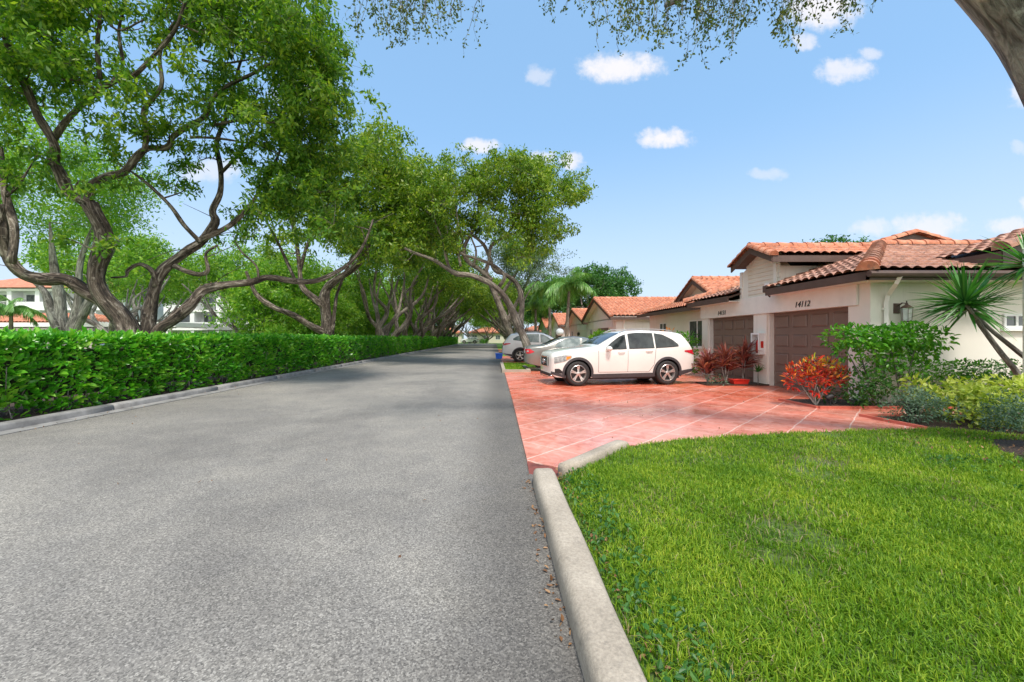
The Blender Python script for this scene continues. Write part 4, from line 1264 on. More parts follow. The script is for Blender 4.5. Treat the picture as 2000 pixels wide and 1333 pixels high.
while z < 3.86:
    hw = min(.80, max(.05, (4.02 - z) / .42)) if z > 3.5 else .72
    b.add([(WX - .006, CY - .03 - hw, z + .118), (WX - .006, CY - .03 + hw, z + .118), (WX - .026, CY - .03 + hw, z), (WX - .026, CY - .03 - hw, z), (WX + .004, CY - .03 - hw, z), (WX + .004, CY - .03 + hw, z)], [(0, 1, 2, 3), (3, 2, 5, 4)])
    z += .12
b.build('siding', M['siding'], house)
b = MB(HO)
b.box(WX - .035, WX + .03, 11.44, 11.56, 2.6, 3.5); b.build('corner_board', M['trim_cream'], house)
b = MB(HO); b.box(WX - .035, WX + .03, 13.04, 13.14, 2.6, 3.5); b.build('corner_board', M['trim_cream'], house)
b = MB(HO); b.box(WX - .05, WX - .002, 8.88, 15.62, 2.125, 2.66); b.build('lintel_board', M['trim_cream'], house, bevel=.008)
for (ya, yb) in ((9.15, 11.9), (12.5, 15.19)):
    for (q0, q1) in ((yb - .035, yb - .001), (ya + .001, ya + .035)):
        b = MB(HO); b.box(WX + .06, 8.10, q0, q1, .03, 2.124); b.build('door_jamb', M['trim_cream'], house)
for (ya, yb) in ((9.19, 11.86), (12.54, 15.15)):
    d = garage_door(house, 8.095, ya, yb, .03, 2.12)
    d.data.transform(Matrix.Translation(-Vector(HO)))
    b = MB(HO); b.box(8.05, 8.072, (ya + yb) / 2 - .07, (ya + yb) / 2 + .07, .74, .77); b.build('handle', M['metal_dark'], d)
# roofs
PI_ = .35; ZE = 2.72
b = MB(HO)
x0, ys, yn = 7.45, 8.18, 15.92; rx = 7.45 + (yn - ys) / 2
mid = (ys + yn) / 2
tile_plane(b, (rx + 7, ys), (x0, ys), [(x0, ys), (rx, mid), (rx + 7, mid), (rx + 7, ys)], (0, 1), PI_, ZE)
tile_plane(b, (x0, ys), (x0, yn), [(x0, ys), (x0, 11.30), (x0 + .5, 11.30), (x0 + .5, 13.08), (x0, 13.08), (x0, yn), (rx, mid)], (1, 0), PI_, ZE)
tile_plane(b, (x0, yn), (rx + 7, yn), [(x0, yn), (rx, mid), (rx + 7, mid), (rx + 7, yn)], (0, -1), PI_, ZE)
roof = b.build('roof', M['tile_dark'], house, smooth=False, recalc=False)
b = MB(HO)
gx0 = 7.48; ge = 3.62; gr = ge + .42 * .97
tile_plane(b, (11.5, 11.05), (gx0, 11.05), [(gx0, 11.05), (11.5, 11.05), (11.5, CY - .03), (gx0, CY - .03)], (0, 1), .42, ge)
tile_plane(b, (gx0, 12.99), (11.5, 12.99), [(gx0, 12.99), (11.5, 12.99), (11.5, CY - .03), (gx0, CY - .03)], (0, -1), .42, ge)
b.build('gable_roof', M['tile'], house, recalc=False)
b = MB(HO)
zr_ = ZE + PI_ * (mid - ys)
cap_tiles(b, (x0 - .03, yn + .03, ZE + .06), (rx, mid, zr_ + .08), .17, .45)
cap_tiles(b, (rx, mid, zr_ + .08), (rx + 7, mid, zr_ + .08), .15)
cap_tiles(b, (gx0 - .02, CY - .03, gr + .06), (11.5, CY - .03, gr + .06), .13)
cap_tiles(b, (gx0 + .03, 11.02, ge + .03), (gx0 + .03, CY - .03, gr + .07), .12, .28)
cap_tiles(b, (gx0 + .03, 13.0, ge + .03), (gx0 + .03, CY - .03, gr + .07), .12, .28)
b.build('ridge_tiles', M['tile'], house, recalc=False)
b = MB(HO); cap_tiles(b, (x0 - .03, ys - .03, ZE + .06), (x0 + .62, ys + .62, ZE + .06 + .65 * .352), .165, .45); b.build('hip_end_tiles', M['tile'], house, recalc=False)
b = MB(HO); cap_tiles(b, (x0 + .62, ys + .62, ZE + .06 + .65 * .352), (rx, mid, zr_ + .08), .16, .45); b.build('hip_tiles', M['tile_dark'], house, recalc=False)
b = MB(HO)
# roof decks so that nothing shows through under the tiles
b.slab([(x0 + .03, ys + .03, ZE + .01), (rx + 7, ys + .03, ZE + .01), (rx + 7, mid, zr_), (rx, mid, zr_)], .05)
b.slab([(x0 + .03, yn - .03, ZE + .01), (rx, mid, zr_), (rx + 7, mid, zr_), (rx + 7, yn - .03, ZE + .01)], .05)
b.slab([(x0 + .03, ys + .03, ZE + .008), (rx, mid, zr_), (x0 + .6, mid, ZE + .2), (x0 + .6, 11.3, ZE + .2), (x0 + .03, 11.3, ZE + .008)], .05)
b.slab([(x0 + .03, yn - .03, ZE + .008), (x0 + .03, 13.08, ZE + .008), (x0 + .6, 13.08, ZE + .2), (x0 + .6, mid, ZE + .2), (rx, mid, zr_)], .05)
b.slab([(gx0 + .03, 11.08, ge + .01), (11.4, 11.08, ge + .01), (11.4, CY - .03, gr), (gx0 + .03, CY - .03, gr)], .05)
b.slab([(gx0 + .03, 12.96, ge + .01), (gx0 + .03, CY - .03, gr), (11.4, CY - .03, gr), (11.4, 12.96, ge + .01)], .05)
b.build('roof_deck', M['fascia'], house)
b = MB(HO)
def board(p0, p1, h0, h1, th=.04):
    d = np.array(p1[:2]) - np.array(p0[:2]); L_ = np.linalg.norm(d)
    nv = np.array([-d[1], d[0]]) / L_ * th / 2
    vs = []
    for p in (p0, p1):
        for s in (-1, 1):
            for h in (h0, h1): vs.append((p[0] + nv[0] * s, p[1] + nv[1] * s, p[2] + h))
    b.add(vs, [(0, 1, 3, 2), (4, 6, 7, 5), (0, 4, 5, 1), (2, 3, 7, 6), (0, 2, 6, 4), (1, 5, 7, 3)])
board((x0 + .02, ys, ZE), (x0 + .02, 11.28, ZE), -.145, .03)
board((x0 + .02, 13.10, ZE), (x0 + .02, yn, ZE), -.145, .03)
board((x0, ys + .02, ZE), (rx + 7, ys + .02, ZE), -.145, .02)
board((x0, yn - .02, ZE), (rx + 7, yn - .02, ZE), -.145, .02)
board((gx0 + .02, 11.06, ge), (gx0 + .02, CY - .03, gr), -.145, .02)
board((gx0 + .02, CY - .03, gr), (gx0 + .02, 12.98, ge), -.145, .02)
board((gx0 + .03, 11.07, ge), (10.2, 11.07, ge), -.15, .02)
b.build('fascia', M['fascia'], house)
b = MB(HO)
for p0, p1 in (((x0 - .03, ys - .06), (14, ys - .06)),):
    for k_ in range(1):
        b.tube([[p0[0], p0[1], ZE - .03, .065], [p1[0], p1[1], ZE - .03, .065]], 8)
b.build('gutter', M['fascia'], house)
b = MB(HO)       # soffit boards
b.box(x0 + .05, WX, 8.25, 11.25, ZE - .14, ZE - .12); b.build('soffit', M['trim_cream'], house); b = MB(HO); b.box(x0 + .05, WX, 13.12, 15.8, ZE - .14, ZE - .12); b.build('soffit', M['trim_cream'], house); b = MB(HO)
b.box(x0 + .05, 14, ys + .05, 8.61, ZE - .145, ZE - .125)
b.build('soffit', M['trim_cream'], house)
b = MB(HO)
b.tube([[8.07, 8.14, 2.66, .05], [8.07, 8.22, 2.52, .05], [8.18, 8.50, 2.32, .05], [8.18, 8.545, 2.15, .05], [8.18, 8.545, .12, .05]], 4)
b.box(8.13, 8.23, 8.53, 8.615, 1.2, 1.24); b.box(8.13, 8.23, 8.53, 8.615, 2.0, 2.04)
b.build('downspout', M['trim_cream'], house)
b = MB(HO)
b.box(7.50, WX - .05, 11.33, 11.47, 2.68, 2.86); b.tube([[7.62, 11.4, 2.70, .07], [7.64, 11.4, 2.60, .04], [7.66, 11.4, 2.54, .012]], 8)
b.build('eave_bracket', M['fascia'], house, bevel=.01)
b = MB(HO); b.box(WX - .06, WX - .027, 11.72, 11.92, 2.86, 3.0); b.build('vent_cover', M['white'], house, bevel=.005)
rot = (R(90), 0, R(-90))
def house_no(txt, yc, zc, s):
    o_ = text_mesh('house_number', txt, s, M['metal_dark'], house, (WX - .062 - HO[0], yc - HO[1], zc), rot, .006, .25)
house_no('14112', 10.45, 2.205, .21)
house_no('14131', 14.15, 2.205, .21)
window_unit(house, 'y', 10.95, .55, 1.62, 1.92, 8.61)
for f in [c for c in house.children if c.name.startswith('window')]:
    f.data.transform(Matrix.Translation(-Vector(HO)))
    for g in f.children: g.data.transform(Matrix.Translation(-Vector(HO)))
# raised clerestory behind the ridge
b = MB(HO)
b.box(12.5, 16.1, 14.2, 20, 3.2, 4.32)
b.add([(12.5, 14.2, 4.32), (16.1, 14.2, 4.32), (14.3, 14.2, 4.84), (12.5, 20, 4.32), (16.1, 20, 4.32), (14.3, 20, 4.84)], [(0, 1, 2), (3, 5, 4), (0, 2, 5, 3), (1, 4, 5, 2)])
b.build('upper_wall', M['stucco'], house)
b = MB(HO)
tile_plane(b, (12.1, 13.9), (12.1, 20), [(12.1, 13.9), (12.1, 20), (14.3, 20), (14.3, 13.9)], (1, 0), .29, 4.30, .3, .45)
tile_plane(b, (16.5, 20), (16.5, 13.9), [(16.5, 13.9), (16.5, 20), (14.3, 20), (14.3, 13.9)], (-1, 0), .29, 4.30, .3, .45)
cap_tiles(b, (12.1, 13.92, 4.36), (14.3, 13.92, 5.0), .13, .36); cap_tiles(b, (16.5, 13.92, 4.36), (14.3, 13.92, 5.0), .13, .36)
b.build('upper_roof', M['tile'], house, recalc=False)
b = MB(HO)
board((12.1, 13.96, 4.28), (14.3, 13.96, 4.92), -.16, .03); board((14.3, 13.96, 4.92), (16.5, 13.96, 4.28), -.16, .03)
b.build('upper_fascia', M['fascia'], house)

# porch of the same terrace, at the right edge of the view
PO = (10, 7.5, 0)
porch = thing('entrance_porch', 'dark tiled porch roof and pale square post at the right edge', 'porch', PO)
b = MB(PO)
tile_plane(b, (10.05, 8.1), (10.05, 9.6), [(10.05, 8.1), (10.05, 9.6), (14, 9.6), (14, 8.1)], (1, 0), .33, 3.12)
b.build('roof', M['tile_dark'], porch, recalc=False)
b = MB(PO); b.slab([(10.08, 8.12, 3.12), (14, 8.12, 4.42), (14, 9.58, 4.42), (10.08, 9.58, 3.12)], .05); b.build('roof_deck', M['fascia'], porch)
b = MB(PO); cap_tiles(b, (10.02, 8.1, 3.18), (14, 8.1, 4.49), .15, .4); b.build('ridge_tiles', M['tile_dark'], porch, recalc=False)
b = MB(PO); board((10.07, 8.13, 3.12), (14, 8.13, 4.42), -.30, .02); board((10.07, 8.13, 3.12), (10.07, 9.58, 3.12), -.2, .02); b.build('fascia', M['fascia'], porch)
b = MB(PO); b.box(9.36, 9.70, 6.95, 7.27, 0, 3.0); b.box(9.34, 9.72, 6.91, 7.29, 0, .18); b.build('post', M['stucco'], porch, bevel=.01)

def gable_house(name, label, Y0, Y1, Xf, ze, zp, yp, depth=9, hb=None, gdoor=None, wins=(), rk=.45, group='townhouses along the right side', per=.27, material=None):
    """gable towards -x; ridge along x at y=yp"""
    O = (Xf, (Y0 + Y1) / 2, 0)
    h = thing(name, label, 'house', O, 0, group)
    b = MB(O); X1 = Xf + depth
    b.box(Xf, X1, Y0 + .35, Y1 - .35, -.05, ze)
    s = (zp - ze) / (yp - Y0); s2 = (zp - ze) / (Y1 - yp)
    z1, z2 = ze + .35 * s, ze + .35 * s2
    b.add([(Xf, Y0 + .35, ze - .05), (Xf, Y1 - .35, ze - .05), (Xf, Y1 - .35, z2 - .05), (Xf, yp, zp - .06), (Xf, Y0 + .35, z1 - .05)] +
          [(Xf + .2, Y0 + .35, ze - .05), (Xf + .2, Y1 - .35, ze - .05), (Xf + .2, Y1 - .35, z2 - .05), (Xf + .2, yp, zp - .06), (Xf + .2, Y0 + .35, z1 - .05)], [(0, 1, 2, 3, 4), (9, 8, 7, 6, 5), (0, 5, 6, 1), (1, 6, 7, 2), (2, 7, 8, 3), (3, 8, 9, 4), (4, 9, 5, 0)])
    b.build('wall', M['stucco'], h)
    xe = Xf - rk
    b = MB(O)
    tile_plane(b, (X1, Y0), (xe, Y0), [(xe, Y0), (X1, Y0), (X1, yp), (xe, yp)], (0, 1), s, ze + .04, per, .42, .045)
    tile_plane(b, (xe, Y1), (X1, Y1), [(xe, Y1), (X1, Y1), (X1, yp), (xe, yp)], (0, -1), s2, ze + .04, per, .42, .045)
    cap_tiles(b, (xe, yp, zp + .1), (X1, yp, zp + .1), .15); cap_tiles(b, (xe + .05, Y0, ze + .08), (xe + .05, yp, zp + .12), .13, .36); cap_tiles(b, (xe + .05, Y1, ze + .08), (xe + .05, yp, zp + .12), .13, .36)
    b.build('roof', material or M['tile'], h, recalc=False)
    b = MB(O)
    b.slab([(xe + .03, Y0 + .03, ze + .04), (X1, Y0 + .03, ze + .04), (X1, yp, zp + .02), (xe + .03, yp, zp + .02)], .06)
    b.slab([(xe + .03, Y1 - .03, ze + .04), (xe + .03, yp, zp + .02), (X1, yp, zp + .02), (X1, Y1 - .03, ze + .04)], .06)
    b.build('roof_deck', M['trim_cream'], h)
    b = MB(O); globals()['b'] = b
    board((xe, Y0, ze + .02), (xe, yp, zp + .02), -.18, .02); board((xe, yp, zp + .02), (xe, Y1, ze + .02), -.18, .02)
    board((xe, Y0, ze), (X1, Y0, ze), -.14, .04)
    b.build('fascia', M['fascia'], h)
    if hb:
        b = MB(O); b.box(Xf - .04, Xf - .002, hb[0], hb[1], 2.12, 2.65); b.build('lintel_board', M['white'], h)
    if gdoor:
        d = garage_door(h, Xf - .025, gdoor[0], gdoor[1], .0, 2.11); d.data.transform(Matrix.Translation(-Vector(O)))
    for (ax, c_, w_, za, zb, face) in wins:
        f = window_unit(h, ax, c_, w_, za, zb, face); f.data.transform(Matrix.Translation(-Vector(O)))
        for g in f.children: g.data.transform(Matrix.Translation(-Vector(O)))
    b = MB(O); b.tube([[Xf + .5, Y0 + .1, ze - .08, .05], [Xf + .5, Y0 + .28, ze - .35, .05], [Xf + .5, Y0 + .29, .1, .05]], 4); b.build('downspout', M['trim_cream'], h)
    return h
# recessed wing next door (eave towards the road)
O = (9, 19, 0)
wing = thing('townhouse_wing', 'low recessed stucco wing with sliding window just past the near garages', 'house', O, 0, 'townhouses along the right side')
b = MB(O); b.box(8.9, 17, 15.62, 23.5, -.05, 2.7); b.build('wall', M['stucco'], wing)
b = MB(O); tile_plane(b, (8.3, 15.9), (8.3, 23.9), [(8.3, 15.9), (8.3, 23.9), (12.3, 20.6), (12.3, 15.9)], (1, 0), .32, 2.72)
tile_plane(b, (8.3, 23.9), (16, 23.9), [(8.3, 23.9), (12.3, 20.0), (16, 20.0), (16, 23.9)], (0, -1), .32, 2.72)
cap_tiles(b, (8.3, 23.9, 2.8), (12.2, 20.3, 4.1), .15); b.build('roof', M['tile'], wing, recalc=False)
b = MB(O); b.slab([(8.33, 15.92, 2.72), (12.3, 15.92, 3.99), (12.3, 20.6, 3.99), (8.33, 23.8, 2.72)], .05); b.build('roof_deck', M['fascia'], wing)
b = MB(O); board((8.32, 15.92, 2.72), (8.32, 23.9, 2.72), -.145, .03); b.build('fascia', M['fascia'], wing)
for (c_, w_) in ((17.95, 1.5), (21.6, .9)):
    f = window_unit(wing, 'x', c_, w_, 1.0, 2.2, 8.9); f.data.transform(Matrix.Translation(-Vector(O)))
    for g in f.children: g.data.transform(Matrix.Translation(-Vector(O)))
gable_house('townhouse_gable', 'stucco upper gable with red tiles rising behind the recessed wing', 18.2, 22.6, 10.3, 3.15, 4.25, 20.4, 6)
gable_house('townhouse', 'gable-fronted stucco townhouse with white lintel board behind the white suv roof', 26.3, 35.0, 7.9, 2.72, 4.25, 30.7, 9, (27.4, 32.5), (28.4, 31.2), (('x', 33.4, .9, .9, 2.1, 7.9),))
gable_house('townhouse', 'stucco townhouse with plain wall lamp and red roof behind the palm trunks', 35.3, 44.5, 8.1, 2.7, 4.1, 40.5, 9, (36, 40), None, (('x', 42.5, .9, .9, 2.1, 8.1),))
gable_house('townhouse', 'far stucco townhouse whose curved roof edge shows left of the palms', 45.5, 55, 7.6, 2.7, 4.2, 50, 9, (47, 52), (48, 51), (), .45, 'townhouses along the right side', .34)
gable_house('townhouse', 'farthest townhouse on the right side before the cross street', 57, 67, 7.6, 2.7, 4.2, 62, 9, (59, 64), (60, 63), (), .45, 'townhouses along the right side', .4)
# houses across the end of the street
def hip_house(name, label, X0, X1, Y, D, ze, group, per=.5, mat=None, wallm=None):
    O = ((X0 + X1) / 2, Y, 0)
    h = thing(name, label, 'house', O, 0, group)
    b = MB(O); b.box(X0 + .5, X1 - .5, Y + .5, Y + D - .5, -.05, ze); b.build('wall', wallm or M['cream_wall'], h)
    b = MB(O); r_ = D / 2
    tile_plane(b, (X1, Y), (X0, Y), [(X0, Y), (X1, Y), (X1 - r_, Y + r_), (X0 + r_, Y + r_)], (0, 1), .36, ze, per, .6, .05)
    tile_plane(b, (X0, Y), (X0, Y + D), [(X0, Y), (X0, Y + D), (X0 + r_, Y + r_)], (1, 0), .36, ze, per, .6, .05)
    tile_plane(b, (X1, Y + D), (X1, Y), [(X1, Y), (X1, Y + D), (X1 - r_, Y + r_)], (-1, 0), .36, ze, per, .6, .05)
    b.slab([(X0, Y, ze), (X1, Y, ze), (X1 - r_, Y + r_, ze + .36 * r_), (X0 + r_, Y + r_, ze + .36 * r_)], .15)
    b.build('roof', mat or M['tile'], h, recalc=False)
    for xw in np.arange(X0 + 2, X1 - 2, 3.2):
        f = window_unit(h, 'y', xw, 1.3, .9, 2.1, Y + .5); f.data.transform(Matrix.Translation(-Vector(O)))
        for g in f.children: g.data.transform(Matrix.Translation(-Vector(O)))
    return h
hip_house('villa', 'red-roofed cream villa seen under the trees at the left end of the street', -26, -9, 118, 9, 2.8, 'villas across the end of the street')
hip_house('villa', 'red-roofed cream villa closing the street straight ahead', -7.5, 4.5, 112, 9, 2.8, 'villas across the end of the street')
hip_house('villa', 'red-roofed villa partly hidden by the leaning trunk at the street end', 6, 19, 104, 9, 2.9, 'villas across the end of the street')

# apartments and carports beyond the hedge
def apartment(name, label, X0, X1, Y, floors, mat, bay=4.2, roof=True, D=10):
    O = ((X0 + X1) / 2, Y, 0)
    h = thing(name, label, 'building', O, 0, 'apartment blocks beyond the car park')
    fh = 2.95; H_ = floors * fh
    b = MB(O); b.box(X0, X1, Y + 1.6, Y + D, -.05, H_)
    nb_ = int((X1 - X0) / bay)
    bw = (X1 - X0) / nb_
    for i in range(nb_ + 1):
        x = X0 + bw * i; b.box(x - .35, x + .35, Y, Y + 1.6, -.05, H_ + .1)
    b.build('wall', mat, h)
    b = MB(O)
    for f in range(1, floors + 1): b.box(X0, X1, Y - .12, Y + 1.6, f * fh - .32, f * fh - .02)
    b.build('floor_slabs', M['white'], h)
    for f in range(floors):
        for i in range(nb_):
            xa, xb = X0 + bw * i + .35, X0 + bw * (i + 1) - .35
            rb = MB(O)
            if f and (i + f) % 3:
                rb.box(xa, xb, Y - .06, Y + .02, f * fh, f * fh + .95)
                rb.build('balcony_parapet', mat, h)
            else:
                rb.box(xa, xb, Y - .05, Y, f * fh + .98, f * fh + 1.03)
                for x in np.arange(xa, xb, .22): rb.box(x, x + .03, Y - .04, Y - .01, f * fh, f * fh + .98)
                rb.build('balcony_railing', M['white'], h)
            g = MB(O); g.box(xa + .5, xa + .5 + min(2.0, (xb - xa) * .6), Y + 1.55, Y + 1.602, f * fh + .05, f * fh + 2.15)
            g.build('window', M['window'], h)
    b = MB(O)
    e = .6
    zt = H_ + .12; hh = 2.2
    b.add([(X0 - e, Y - e, zt), (X1 + e, Y - e, zt), (X1 + e, Y + D + e, zt), (X0 - e, Y + D + e, zt), (X0 + 4, Y + D / 2, zt + hh), (X1 - 4, Y + D / 2, zt + hh)],
          [(0, 1, 5, 4), (1, 2, 5), (2, 3, 4, 5), (3, 0, 4), (3, 2, 1, 0)])
    b.build('roof', M['tile'], h)
    return h
apartment('apartment_block', 'white apartment block with deep balconies behind the car park, far left', -82, -56.5, 62, 3, M['white_wall'])
apartment('apartment_block', 'white apartment block seen between the trunks of the big oak', -53, -36, 66, 3, M['white_wall'])
apartment('apartment_block', 'cream apartment block seen under the long low limb of the big oak', -47, -27, 90, 3, M['cream_wall'], 5)
hip_house('garden_building', 'low building with red hip roof behind the carport, far left', -56, -42.2, 43, 6, 3.0, None, .4, None, M['cream_wall'])
def carport(label, X0, X1, Y, z):
    O = ((X0 + X1) / 2, Y, 0)
    h = thing('carport', label, 'carport', O, 0, 'flat white carports in the car park')
    b = MB(O); b.box(X0, X1, Y, Y + 5.2, z, z + .07); b.box(X0 - .05, X1 + .05, Y - .06, Y - .002, z - .12, z + .22); b.box(X0 - .06, X0 - .002, Y, Y + 5.2, z - .12, z + .22); b.box(X1 + .002, X1 + .06, Y, Y + 5.2, z - .12, z + .22)
    b.build('roof', M['white'], h)
    x = X0 + .3
    while x < X1:
        b = MB(O); b.box(x - .07, x + .07, Y + .8, Y + .94, -.05, z - .002); b.box(x - .05, x + .05, Y + .1, Y + 4.8, z - .14, z - .003)
        b.build('post', M['trim_cream'], h); x += 2.9
carport('long flat white carport at the far left beyond the hedge', -47, -30.5, 34, 2.45)
carport('flat white carport left of the big oak trunk', -28.0, -23.8, 30.5, 2.35)
carport('flat white carport seen below the low right limb of the oak', -31.0, -18.0, 43, 2.35)
carport('small flat white carport past the bright yellow shrub', -24.5, -16.8, 57, 2.35)

# ------------------------------------------------------------ hedge
def hedge(name, label, X0, X1, Y0, Y1, ztop, parts, mat, core=True):
    O = ((X0 + X1) / 2, (Y0 + Y1) / 2, 0)
    root = thing(name, label, 'hedge', O)
    Vs = []; Fs = []; nb = 0
    for (ya, yb, dens, L, near) in parts:
        A = [(yb - ya) * ztop, (yb - ya) * (X1 - X0), (yb - ya) * ztop * .5]
        for face, ar in enumerate(A):
            n = int(ar * dens)
            y = rng.uniform(ya, yb, n)
            bul = .06 * np.sin(y * 1.7) + .05 * np.sin(y * 4.1 + 1) + .035 * np.sin(y * 9.3)
            if face == 0:
                z = ztop * rng.uniform(0.03, 1.03, n) ** .9
                x = X1 + bul * .8 - np.abs(rng.normal(0, .07, n)) - .10 * np.clip(.35 - z, 0, 1) + .06 * np.sin(z * 6 + y * 3) * .6
                d = np.column_stack([np.full(n, .9), np.zeros(n), np.full(n, .45)])
                # gaps at the foot
                keep = (z > .16 + .12 * np.sin(y * 1.3) + .10 * np.sin(y * 3.7 + 2)) | (rng.uniform(0, 1, n) < .5)
            elif face == 1:
                x = rng.uniform(X0, X1, n); z = ztop + .5 * bul + rng.normal(0, .03, n) - .02
                d = np.column_stack([np.zeros(n), np.zeros(n), np.full(n, 1.1)]); keep = np.ones(n, bool)
            else:
                z = ztop * rng.uniform(.3, 1, n); x = X0 + np.abs(rng.normal(0, .06, n)); d = np.column_stack([np.full(n, -1.0), np.zeros(n), np.full(n, .4)]); keep = np.ones(n, bool)
            P = np.column_stack([x, y, z])[keep] - np.array(O)
            V_, F_ = (leaf_arrays if near else tri_leaf_arrays)(P, L * rng.choice([.6, .85, 1.0, 1.2], len(P)), wd=.5, droop=-.05, up=.5, dirs=d[keep], jit=.55)
            Vs.append(V_); Fs.append(F_ + nb); nb += len(V_)
    # a few shoots standing above the clipped top
    for k in range(150):
        y = Y0 + (min(Y1, 34) - Y0) * rng.uniform(0, 1) ** 1.3; x = rng.uniform(X0 + .3, X1 - .05); hh = rng.uniform(.04, .16)
        P = np.column_stack([np.full(7, x), np.full(7, y), ztop - .04 + hh * np.linspace(0, 1, 7)]) + rng.normal(0, .012, (7, 3)) - np.array(O)
        dd_ = rng.normal(0, .5, (7, 3)) + np.array([0, 0, .9])
        V_, F_ = leaf_arrays(P, .13, wd=.42, droop=-.1, up=.2, dirs=dd_, jit=.2)
        Vs.append(V_); Fs.append(F_ + nb); nb += len(V_)
    Fs = [f_ for f_ in Fs]
    me = fast_mesh('foliage', np.vstack(Vs), np.vstack(Fs), [mat])
    link('foliage', me, root)
    b = MB(O)
    y = Y0
    while y < min(Y1, 45):
        for k in range(2):
            x = rng.uniform(X0 + .3, X1 - .12)
            b.tube([[x, y, 0, .014], [x + rng.normal(0, .08), y + rng.normal(0, .08), .4, .011], [x + rng.normal(0, .15), y + rng.normal(0, .15), .95, .007]], 4, 0, False)
        y += rng.uniform(.08, .2)
    b.build('stems', M['bark_grey'], root, recalc=False)
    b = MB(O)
    b.box(X0 + .25, X1 - .34, Y0, Y1, .30, ztop - .20)  # solid core box, the hedge's inner shade put into its dark colour
    b.build('dark_core', M['twigs'], root)
    return root
hedge('clipped_hedge', 'long clipped glossy green hedge running down the left side of the road', -9.25, -7.92, 3.2, 88, 1.38,
      ((3.2, 11, 470, .145, True), (11, 20, 400, .145, True), (20, 38, 260, .14, False), (38, 88, 110, .21, False)), M['leaf_hedge'])
P = np.column_stack([rng.uniform(-9.1, -8.0, 260), rng.uniform(6, 24, 260), np.zeros(260)])

# ------------------------------------------------------------ the big oak on the left, limbs traced and given depth
BX, BY = -9.6, 11.0
def tr(pts, Y0, Y1, r0, r1, pw=1.0):
    """pixel polyline -> local limb with depth running Y0..Y1"""
    n = len(pts); out_ = []
    for i, (x, y) in enumerate(pts):
        t_ = i / (n - 1); Y = Y0 + (Y1 - Y0) * t_; r = r0 + (r1 - r0) * t_ ** pw
        X, Y_, Z = I(x, y, Y)
        out_.append((X - BX, Y_ - BY, Z, r))
    return np.array(out_)
limbs = [
    tr([(268, 775), (266, 720), (262, 680), (240, 630), (200, 575), (190, 525), (203, 455), (178, 400)], 11, 10.4, .44, .23, .5),
    tr([(178, 400), (140, 378), (119, 343), (105, 315), (106, 287), (91, 252), (70, 217), (45, 160), (22, 110), (0, 40)], 10.4, 9.2, .19, .07),
    tr([(168, 405), (175, 380), (180, 363), (210, 346), (241, 336), (266, 308), (290, 290), (325, 287), (338, 268), (371, 245), (399, 227), (420, 189), (450, 165), (500, 140), (560, 105), (600, 70)], 10.4, 11.5, .155, .045),
    tr([(283, 296), (286, 250), (281, 215), (315, 170), (312, 110), (330, 60), (370, 10), (400, -60)], 10.6, 10.0, .09, .03),
    tr([(106, 272), (130, 235), (165, 200), (215, 165), (260, 150), (300, 110), (340, 60), (360, 10), (390, -60)], 10.1, 9.2, .095, .035),
    tr([(165, 60), (190, 20), (230, 60), (280, 40)], 9.8, 9.6, .05, .03),
    tr([(196, 155), (190, 90), (195, 30), (200, -50)], 9.7, 9.3, .07, .04),
    tr([(215, 165), (240, 130), (232, 60), (245, 0), (240, -60)], 9.7, 10.4, .06, .04),
    tr([(262, 690), (225, 610), (168, 570), (133, 549), (87, 546), (45, 535), (22, 510), (10, 470), (2, 430), (-6, 400)], 11, 9.9, .25, .15),
    tr([(22, 515), (30, 450), (10, 380), (4, 330), (2, 290)], 10.0, 10.2, .13, .07),
    tr([(12, 385), (35, 365), (50, 340), (75, 300)], 10.0, 10.2, .05, .02),
    tr([(270, 775), (282, 700), (290, 640), (292, 598), (308, 549), (336, 514), (364, 490), (395, 472), (418, 435), (416, 413), (430, 378), (430, 325), (424, 280), (440, 230), (455, 180), (470, 120), (500, 60)], 11, 12.6, .30, .04, .7),
    tr([(392, 474), (360, 440), (335, 405), (300, 370), (262, 340), (230, 320)], 11.6, 11.2, .10, .03),
    tr([(395, 468), (450, 440), (490, 400), (520, 350), (545, 300), (560, 250)], 11.6, 12.4, .10, .04),
    tr([(430, 340), (470, 300), (500, 270), (545, 250), (590, 220)], 12.0, 12.6, .07, .03),
    tr([(304, 560), (300, 532), (273, 517), (250, 528), (246, 540), (217, 543)], 11.3, 11.0, .10, .03),
    tr([(342, 520), (365, 530), (390, 537), (406, 528), (402, 496), (425, 480)], 11.4, 11.1, .11, .04),
    tr([(280, 760), (305, 655), (336, 626), (371, 598), (397, 568), (437, 556), (490, 552), (525, 542), (577, 549), (619, 549), (665, 528), (695, 500), (715, 470), (728, 430)], 11, 12.6, .27, .045, .7),
    tr([(577, 549), (560, 510), (540, 470), (520, 430), (515, 390)], 11.9, 12.4, .07, .03),
    tr([(505, 548), (500, 520), (470, 490), (455, 460)], 11.6, 11.2, .05, .02),
    tr([(420, 245), (470, 235), (530, 240), (560, 235)], 11.1, 11.4, .06, .02),
    tr([(395, 118), (430, 125), (470, 120), (520, 110)], 11.0, 11.2, .05, .02),
    tr([(371, 268), (420, 270), (470, 278), (520, 290), (590, 330)], 11.0, 11.6, .05, .02),
]
for L_ in limbs: L_[:, 3] *= np.where(L_[:, 3] > .3, .84, .70)
